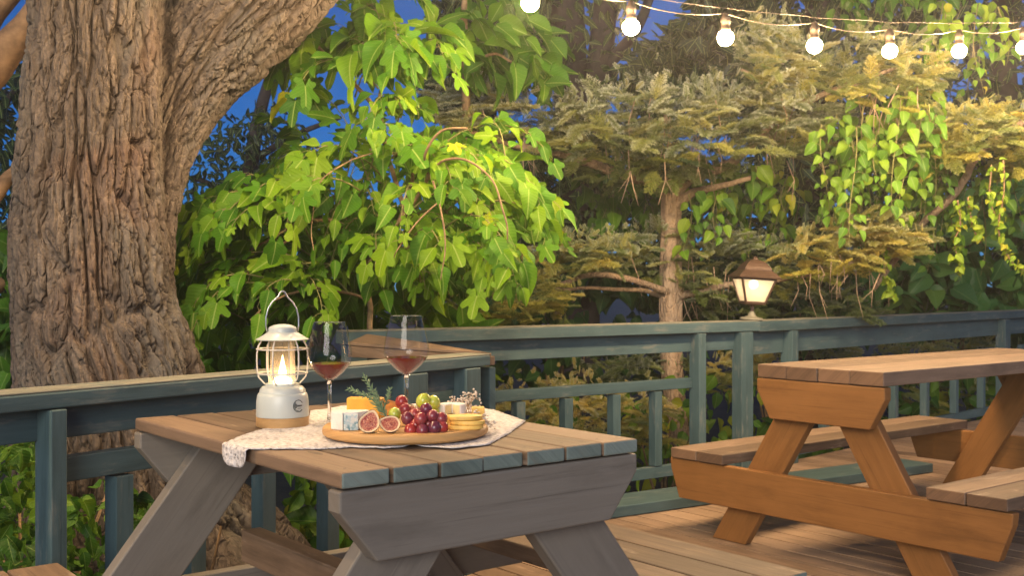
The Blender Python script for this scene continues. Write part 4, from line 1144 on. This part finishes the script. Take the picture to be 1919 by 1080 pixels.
mb.tube([onbody(.0125 * math.cos(k * math.pi / 16 + .5), .0465 + .0125 * math.sin(k * math.pi / 16 + .5)) for k in range(27)], .0007, 6)
mb.tube([onbody(.0100 * math.cos(k * math.pi / 16 + 2.2), .0465 + .0100 * math.sin(k * math.pi / 16 + 2.2)) for k in range(14)], .0005, 6)
mb.tube([onbody(u, .0465 + v) for u, v in [(-.0075, -.002), (-.0085, .001), (-.0065, .0045), (-.004, .0035), (-.0055, .0005), (-.004, -.0022), (-.0065, -.004), (-.008, -.003)]], .0007, 6)
mb.tube([onbody(u, .0465 + v) for u, v in [(-.003, -.001), (-.0018, .0018), (-.0005, -.0012), (.0008, .0018), (.002, -.001), (.0033, .0018), (.0045, -.001), (.006, .0018), (.0072, -.0008), (.0085, .0012), (.0105, .0004)]], .0006, 6)
mb.tube([onbody(u, .0465 + v) for u, v in [(-.002, -.0058), (.001, -.0048), (.004, -.0056), (.007, -.0045)]], .0005, 6)
mb.build('mark', M['ink'], lan, True)

# ---------------------------------------------------------------- the food
def ob(x, y, z=BZ): return on(x, y, z)
def block(pts, h, name, mat, label, cat, tilt=0, bev=.003, mats=None):
    mb = MB(); mb.prism(pts, UP * h, Vector((1, 0, 0)))
    return tag(bevel(mb.build(name, mat), bev, 3), label, cat)
# blue cheese wedge: cut face to the viewer, white rind behind
p0 = ob(645, 808); ex = Vector((.96, .25, 0)).normalized(); ey = Vector((-.25, .96, 0))
bt = thing('blue_cheese', p0, 'blue veined cheese wedge with white rind on the left of the board', 'cheese')
mb = MB(); mb.prism([p0, p0 + ex * .028, p0 + ex * .026 + ey * .006, p0 + ey * .006], UP * .030, ex); bevel(mb.build('cut_face', M['blue'], bt), .0015)
mb = MB(); mb.prism([p0 - ex * .022 + ey * .030, p0 - ex * .002 + ey * .001, p0 - ex * .002 + ey * .007, p0 + ex * .027 + ey * .007, p0 + ex * .055 + ey * .030, p0 + ex * .05 + ey * .05, p0 + ey * .06, p0 - ex * .02 + ey * .05], UP * .0345, ex)
o = bevel(mb.build('rind', M['brierind'], bt), .006, 3)
# cheddar
q0 = ob(648, 790)
o = block([q0 + Vector((0, .012, 0)), q0 + Vector((.070, 0.0, 0)), q0 + Vector((.078, .03, 0)), q0 + Vector((.004, .045, 0))], .047, 'cheddar_block', M['cheddar'], 'bright orange cheese block beneath the rosemary', 'cheese')
# brie and slices
bp = ob(846, 797); sp_ = ob(872, 806)
def slice_(k, ang, dx, label):
    mb = MB(); c = sp_ + Vector((dx, .018 + k * .002, k * .0088)); n_ = 20; pts = []
    for i in range(n_ + 1):
        A = R(-160 + 320 * i / n_) ; pts.append(c + Matrix.Rotation(ang, 3, 'Z') @ Vector((.036 * math.cos(A) * 1.0, .026 * math.sin(A), 0)))
    mb.prism(pts, UP * .0082, Vector((1, 0, 0)))
    return tag(bevel(mb.build('cheese_slice', M['slice']), .002, 2), label, 'cheese', 'yellow cheese slices at the right of the board')
slice_(0, .1, .0, 'yellow cheese slice at the bottom of the fan, lying on the board')
slice_(1, -.12, .003, 'yellow cheese slice in the middle of the fan')
slice_(2, .16, -.002, 'yellow cheese slice topmost in the fan, below the white brie')
q1 = ob(885, 792)
block([q1, q1 + Vector((.026, .004, 0)), q1 + Vector((.024, .03, 0)), q1 + Vector((-.002, .026, 0))], .030, 'cheese_block', M['slice'], 'small yellow cheese block behind the slices at the board edge', 'cheese', bev=.002)
bt = thing('brie', bp + Vector((0, .035, .018)), 'small white brie round with a wedge cut out, resting above the yellow slices', 'cheese')
bc = bp + Vector((0, .035, .018)); arc = [R(-52 + 292 * k / 40) for k in range(41)]
mb = MB(); mb.prism([bc] + [bc + Vector((.028 * math.cos(A_), .028 * math.sin(A_), 0)) for A_ in arc], UP * .0215, Vector((1, 0, 0))); bevel(mb.build('rind', M['brierind'], bt), .0025, 3)
for A_, sg in ((arc[0], -1), (arc[-1], 1)):
    e_ = Vector((math.cos(A_), math.sin(A_), 0)); nn = Vector((-e_.y, e_.x, 0)) * sg
    mb = MB(); mb.box(bc + e_ * .003 + nn * .0001 + UP * .002, e_, nn, UP, .0235, .0006, .0175); mb.build('cut_face', M['gold_rim'], bt)
mb = MB(); mb.lathe([(.0005, 0), (.024, 0), (.024, .0172), (.0005, .0175)], bp + Vector((-.002, .036, .0003)), 24); o = mb.build('cheese_round', M['slice'], smooth=True); o.data.set_sharp_from_angle(angle=R(50)); tag(o, 'yellow cheese round mostly hidden beneath the white brie', 'cheese')

def fig_half(name, label, c, face, up, r, flesh=None, elong=1.35, depth=.8):
    z = face.normalized(); y = (up - z * up.dot(z)).normalized(); x = y.cross(z)
    t = thing(name, c, label, 'fig'); NA, NRr = 36, 8
    def prof(A):           # tear drop, neck along +y
        s, co = math.sin(A), math.cos(A); rr = r * (1 + .0 * co); yy = co; 
        return Vector((s * r * (1 - .38 * max(0, co) ** 1.4), co * r * (elong if co > 0 else 1.0), 0))
    V = []; Fq = []; uv = []
    def put(p, u): V.append(tuple(c + x * p.x + y * p.y + z * p.z)); uv.append((u, 0))
    for k in range(NRr + 1):
        f = k / NRr
        for i in range(NA): p = prof(2 * math.pi * i / NA) * f; p.z = -.0015 * math.sin(f * 3) + .0007 * math.sin(i * 5 + k * 3) * (f < .75); put(p, f)
    for k in range(NRr):
        for i in range(NA): j = (i + 1) % NA; Fq.append((k * NA + i, (k + 1) * NA + i, (k + 1) * NA + j, k * NA + j))
    me = np_mesh('flesh', np.array(V), np.array(Fq)[:, ::-1], np.array(uv)); link('flesh', me, flesh or M['figflesh'], t, True)
    V, Fq, uv = [], [], []
    for k in range(NRr + 1):
        a = k / NRr * math.pi / 2
        for i in range(NA): p = prof(2 * math.pi * i / NA) * math.cos(a) * 1.02; p.z = -depth * r * math.sin(a) + .0004 * (k == 0); put(p, 0)
    for k in range(NRr):
        for i in range(NA): j = (i + 1) % NA; Fq.append((k * NA + i, (k + 1) * NA + i, (k + 1) * NA + j, k * NA + j))
    me = np_mesh('skin', np.array(V), np.array(Fq), np.array(uv)); link('skin', me, M['figskin'], t, True)
fc = lambda x, y, h: ob(x, y) + UP * h
fig_half('fig_half', 'fig half with upright pointed neck, cut side facing out, beside the blue cheese', fc(692, 812, .0195), Vector((.0, -.85, .55)), Vector((.25, .3, 1)), .0205)
fig_half('fig_half', 'fig half lying wide beside the red grapes, pink seedy cut side up', fc(732, 812, .0175), Vector((.05, -.78, .65)), Vector((-1, .1, .35)), .0185, elong=1.25)
fig_half('fig_half', 'fig half tucked behind the red grapes, red centre in pale flesh', fc(797, 792, .030), Vector((.1, -.9, .35)), Vector((-.3, .2, 1)), .0195)
fig_half('fig_half', 'orange fleshed fig half between the rosemary and the upper red grape', fc(735, 790, .026), Vector((.1, -.8, .6)), Vector((-.6, .3, .8)), .018, M['figorange'])
fig_half('fig_half', 'pale fig half behind the single green grape, thin stalk towards the viewer', fc(770, 790, .024), Vector((.3, -.5, .8)), Vector((.8, -.4, .3)), .017)

def bunch(label, mat, items, group, cat='grapes'):
    c = ob(items[0][0], 806); t = thing('grape_bunch', c, label, cat, group)
    ps = []
    for x, y, d, r in items:
        p = at(x, y, d); ps.append(p)
        mb = MB(); mb.sphere(p, r, 20, 14, tone=random.random(), sq=(1, 1, random.uniform(1.04, 1.14)), rot=Matrix.Rotation(random.uniform(-.6, .6), 3, 'Y'))
        mb.build('grape', mat, t, True)
    mb = MB(); m = sum(ps, Vector()) / len(ps)
    for p in ps: mb.tube([m + Vector((0, .004, .004)), (m + p) / 2 + Vector((0, .004, .004)), p], .0011, 5)
    mb.build('stem', M['driedstem'], t, True)
gr = .0122
bunch('bunch of dark red grapes heaped at the front of the board', M['redgrape'], [
    (770, 807, 2.085, gr), (792, 808, 2.08, gr), (815, 803, 2.085, gr * 1.08), (829, 802, 2.095, gr), (764, 785, 2.105, gr * 1.02), (778, 778, 2.125, gr), (789, 786, 2.09, gr * 1.05), (811, 781, 2.10, gr * 1.02),
    (827, 786, 2.105, gr * 1.05), (803, 796, 2.105, gr), (780, 797, 2.10, gr), (799, 768, 2.112, gr)], 'grapes on the board')
bunch('two large green grapes atop the pile left of the white brie', M['greengrape'], [(794, 752, 2.2, gr * 1.22), (813, 755, 2.21, gr * 1.1), (800, 772, 2.215, gr * 1.05), (812, 772, 2.215, gr)], 'grapes on the board')
def one(label, mat, x, y, d, r):
    mb = MB(); mb.sphere(at(x, y, d), r, 20, 14, tone=random.random() * .6 + .3, sq=(1, 1, 1.1)); tag(mb.build('grape', mat, smooth=True), label, 'grape', 'loose grapes on the board')
one('single green grape in front, left of the red bunch', M['greengrape'], 740, 777, 2.12, gr * 1.0)
one('single bright red grape perched at the back near the rosemary', M['redgrape'], 753, 754, 2.235, gr * 1.08)
one('dark red grape lying behind the rosemary tip', M['redgrape'], 760, 768, 2.2, gr)

# rosemary
ro = thing('rosemary_sprig', ob(716, 780), 'green rosemary sprigs leaning up against the orange cheese', 'herb')
mbs = MB(); V, Q = [], []
def sprig(pts, cnt, ln):
    P_ = [at(*p) for p in pts]; mbs.tube(P_, [.0016, .0013, .0007][:len(P_)], 6)
    for i in range(cnt):
        f = .08 + .92 * i / cnt; k = min(int(f * (len(P_) - 1)), len(P_) - 2); g = f * (len(P_) - 1) - k
        p = P_[k].lerp(P_[k + 1], g); t = (P_[k + 1] - P_[k]).normalized(); o_ = t.orthogonal().normalized(); A = i * 2.4
        dr = (t * 1.0 + (o_ * math.cos(A) + t.cross(o_) * math.sin(A)) * .8).normalized(); s = dr.cross(Vector((0, -1, .2))).normalized() * .0013; l = ln * random.uniform(.75, 1.15) * (1 - .35 * f)
        n_ = len(V)
        up_ = dr.cross(s).normalized() * .0006
        for q in (p - s * .6, p + s * .6, p + dr * l * .6 + s, p + dr * l, p + dr * l * .6 - s, p + dr * l * .5 + up_): V.append(tuple(q))
        Q.extend([(n_, n_ + 1, n_ + 2, n_ + 5), (n_, n_ + 5, n_ + 4, n_), (n_ + 5, n_ + 2, n_ + 3, n_ + 4)])
sprig([(724, 782, 2.12), (705, 745, 2.15), (682, 704, 2.19)], 54, .019)
sprig([(722, 776, 2.13), (695, 745, 2.16), (654, 729, 2.19)], 48, .018)
sprig([(726, 784, 2.10), (712, 762, 2.11), (703, 735, 2.13)], 34, .016)
sprig([(718, 768, 2.15), (728, 745, 2.18), (731, 728, 2.2)], 26, .015)
mbs.build('stem', M['rosemary'], ro, True)
Q = [q if len(set(q)) == 4 else (q[0], q[1], q[2], q[2]) for q in Q]
me = bpy.data.meshes.new('needles'); me.from_pydata(V, [], [tuple(dict.fromkeys(q)) for q in Q]); link('needles', me, M['rosemary'], ro)

# dried white flowers
df = thing('dried_flowers', on(905, 795, ZT + .004), 'small bunch of dried white flowers lying at the right end of the board', 'dried flowers')
mbs = MB()
base = at(868, 782, 2.27)
heads = [(842, 755), (850, 748), (856, 757), (862, 750), (868, 744), (874, 752), (880, 742), (884, 750), (888, 738), (890, 746), (878, 760), (886, 763), (893, 768), (899, 772), (905, 778), (868, 758), (861, 762), (852, 764), (912, 786), (904, 790), (916, 793), (922, 797), (909, 797), (897, 785), (890, 776), (900, 762)]
for x, y in heads:
    d = 2.30 + random.uniform(-.03, .03) if y < 775 else 2.22
    h = at(x, y, d); mid = (base + h) / 2 + Vector((random.uniform(-.008, .008), 0, .004)); mbs.tube([base + Vector((random.uniform(-.01, .02), 0, random.uniform(-.005, .004))), mid, h], [.0008, .0006, .0005], 5)
    mbf = MB()
    for k in range(9):
        c = h + Vector((random.gauss(0, .0045), random.gauss(0, .004), random.gauss(0, .004)))
        mbf.sphere(c, random.uniform(.0013, .0028), 6, 4, sq=(1, 1, random.uniform(.5, 1.2)))
        mbs.tube([h, c], .0003, 4)
    mbf.build('flower_head', M['dried'], df, True)
mbs.build('stem', M['driedstem'], df, True)

# ---------------------------------------------------------------- post lamp on the rail
lp0 = Vector((1.41 + n3.x * -.065, 6.217 + n3.y * -.065, ZR + .001)); tilt = Matrix.Rotation(R(3.5), 3, 'Y')
pl = thing('post_lamp', lp0, 'lit bronze post lamp with frosted panes on the rail', 'lamp')
def T_(mb, rz=R(50)):
    m = Matrix.Rotation(rz, 3, 'Z')
    mb.v = [tuple(lp0 + tilt @ (m @ (Vector(v) - lp0))) for v in mb.v]; return mb
mb = MB(); mb.lathe([(.0005, 0), (.064, 0), (.068, .004), (.066, .012), (.040, .018), (.024, .024), (.018, .036), (.012, .05), (.0005, .051)], lp0, 32); o = T_(mb).build('foot', M['stonebase'], pl, True); o.data.set_sharp_from_angle(angle=R(40))
mb = MB(); mb.lathe([(.0005, .0505), (.012, .0505), (.012, .078), (.02, .085), (.082, .092), (.085, .1), (.0005, .1005)], lp0, 4)
for k in range(4):
    A = math.pi / 2 * k; e = Vector((math.cos(A), math.sin(A), 0)); mb.tube([lp0 + e * .078 + UP * .098, lp0 + e * .138 + UP * .238], .007, 6)
for z, r in ((.102, .0805), (.236, .137)):
    mb.tube([lp0 + Vector((r * math.cos(math.pi / 2 * k), r * math.sin(math.pi / 2 * k), z)) for k in range(5)], .006, 6)
T_(mb).build('frame', M['lampmetal'], pl)
for k in range(4):
    mb = MB(); A0, A1 = math.pi / 2 * k, math.pi / 2 * (k + 1)
    q = [lp0 + Vector((math.cos(A) * r, math.sin(A) * r, z)) for A, r, z in ((A0, .0785, .104), (A1, .0785, .104), (A1, .134, .234), (A0, .134, .234))]
    nn = (q[1] - q[0]).cross(q[2] - q[0]).normalized() * .002
    mb.prism(q, nn, Vector((0, 0, 1))); T_(mb).build('pane', M['frost'], pl)
mb = MB(); mb.lathe([(.0005, .243), (.170, .240), (.172, .246), (.150, .262), (.122, .280), (.112, .286), (.111, .292), (.100, .306), (.078, .326), (.050, .341), (.020, .348), (.014, .356), (.016, .362), (.0005, .368)], lp0, 4)
T_(mb).build('roof', M['lampmetal'], pl)
mb = MB(); mb.sphere(lp0 + UP * .205, .026, 16, 10); T_(mb).build('light_bulb', M['lampbulb'], pl, True)

# ---------------------------------------------------------------- string lights
sl = thing('string_lights', at(1183, 0, 3.45), 'string of glowing globe bulbs slung on pale cables across the deck', 'string lights')
BL = [(994, 5, 4.1), (1183, 50, 4.3), (1360, 70, 4.5), (1527, 85, 4.75), (1668, 95, 5.0), (1798, 95, 5.2), (1919, 88, 5.4)]
BS = 1.15
bp_ = [at(x, y, d) for x, y, d in BL]
bp_ += [bp_[-1] + Vector((.40, .27, .09)), bp_[-1] + Vector((.8, .54, .22))]
left = []
p = bp_[0].copy()
for k in range(6):
    p = p + Vector((-.47, -.64, .06)); left.append(p.copy())
allb = left[::-1] + bp_
for b in allb:
    mb = MB(); mb.lathe([(r * BS, z * BS) for r, z in [(.0005, .0568), (.0165, .0568), (.0175, .062), (.0175, .070), (.0160, .072), (.0160, .088), (.0175, .090), (.0175, .105), (.0135, .108), (.009, .124), (.0005, .125)]], b + UP * -.036 * BS, 18)
    so_ = mb.build('socket', M['socket'], sl, True)
    mb = MB(); mb.lathe([(r * BS, z * BS) for r, z in [(.0004, -.0290), (.0110, -.0270), (.0205, -.0210), (.0270, -.0115), (.0290, 0), (.0272, .0100), (.0215, .0175), (.0165, .0205), (.0004, .0206)]], b, 14)
    mb.build('bulb', M['bulb'], so_, True)
top = [b + UP * .088 * BS for b in allb]
mb = MB(); P_ = []
for i in range(len(top) - 1):
    a, b = top[i], top[i + 1]
    for k in range(10):
        f = k / 10; q = a.lerp(b, f); q.z -= .17 * f * (1 - f) * .9 * random.uniform(.97, 1.03) * (b - a).length * 1.4; P_.append(q)
P_.append(top[-1]); mb.tube(P_, .0024, 6); mb.build('cable', M['cable'], sl, True)
mb = MB(); P_ = []
for i in range(len(top) - 1):
    for k in range(6): q = top[i].lerp(top[i + 1], k / 6); q = q + UP * (.028 + .006 * math.sin(i * 1.3 + k * .4)) + Vector((0, .012, 0)); P_.append(q)
mb.tube(P_, .0017, 6); mb.build('support_wire', M['cable'], sl, True)
# ---------------------------------------------------------------- sky, sun, camera
w = bpy.data.worlds.new('World'); SC.world = w; w.use_nodes = True
nt = w.node_tree; bgn = nt.nodes['Background']
sky = nt.nodes.new('ShaderNodeTexSky'); sky.sky_type = 'NISHITA'; sky.sun_disc = False
sky.sun_elevation = R(10); sky.sun_rotation = R(188); sky.air_density = .75; sky.dust_density = 0; sky.ozone_density = 9
nt.links.new(sky.outputs[0], bgn.inputs[0]); bgn.inputs[1].default_value = SKY_S
sd = bpy.data.lights.new('sun', 'SUN'); sd.energy = SUN_S; sd.angle = R(30); sd.color = (1, .92, .82)
so = bpy.data.objects.new('sun', sd); COL.objects.link(so)
so.rotation_euler = Vector((.14, .98, -.30)).to_track_quat('-Z', 'Y').to_euler()

cd = bpy.data.cameras.new('camera'); cam = bpy.data.objects.new('camera', cd); COL.objects.link(cam)
cam.location = EYE; cam.rotation_euler = (R(90), 0, 0)
cd.sensor_width = 36; cd.lens = 36 * F / 1919; cd.clip_start = .05; cd.clip_end = 800
cd.dof.use_dof = True; cd.dof.focus_distance = 2.6; cd.dof.aperture_fstop = 14
SC.camera = cam
SC.view_settings.view_transform = 'Standard'; SC.view_settings.look = 'None'; SC.view_settings.gamma = 1; SC.view_settings.exposure = EXPO
c = SC.cycles
SC.render.engine = 'CYCLES'
c.use_denoising = True; c.max_bounces = 8; c.transparent_max_bounces = 16; c.sample_clamp_indirect = 4; c.sample_clamp_direct = 0
c.caustics_reflective = False; c.caustics_refractive = False; c.use_light_tree = True

# ---------------------------------------------------------------- thin haze added to give the bulbs a halo
if HAZE:
    mb = MB(); mb.box(Vector((-60, -12, -1.6)), Vector((1, 0, 0)), Vector((0, 1, 0)), UP, 120, 80, 11)
    n = NT('bulb_halo_haze'); v = n.add('VolumePrincipled'); v.inputs['Color'].default_value = (.9, .9, .9, 1); v.inputs['Density'].default_value = HAZE; v.inputs['Anisotropy'].default_value = .7
    n.ln(v.outputs[0], n.out.inputs['Volume'])
    tag(mb.build('haze', n.m), kind='stuff')
    c.volume_bounces = 0
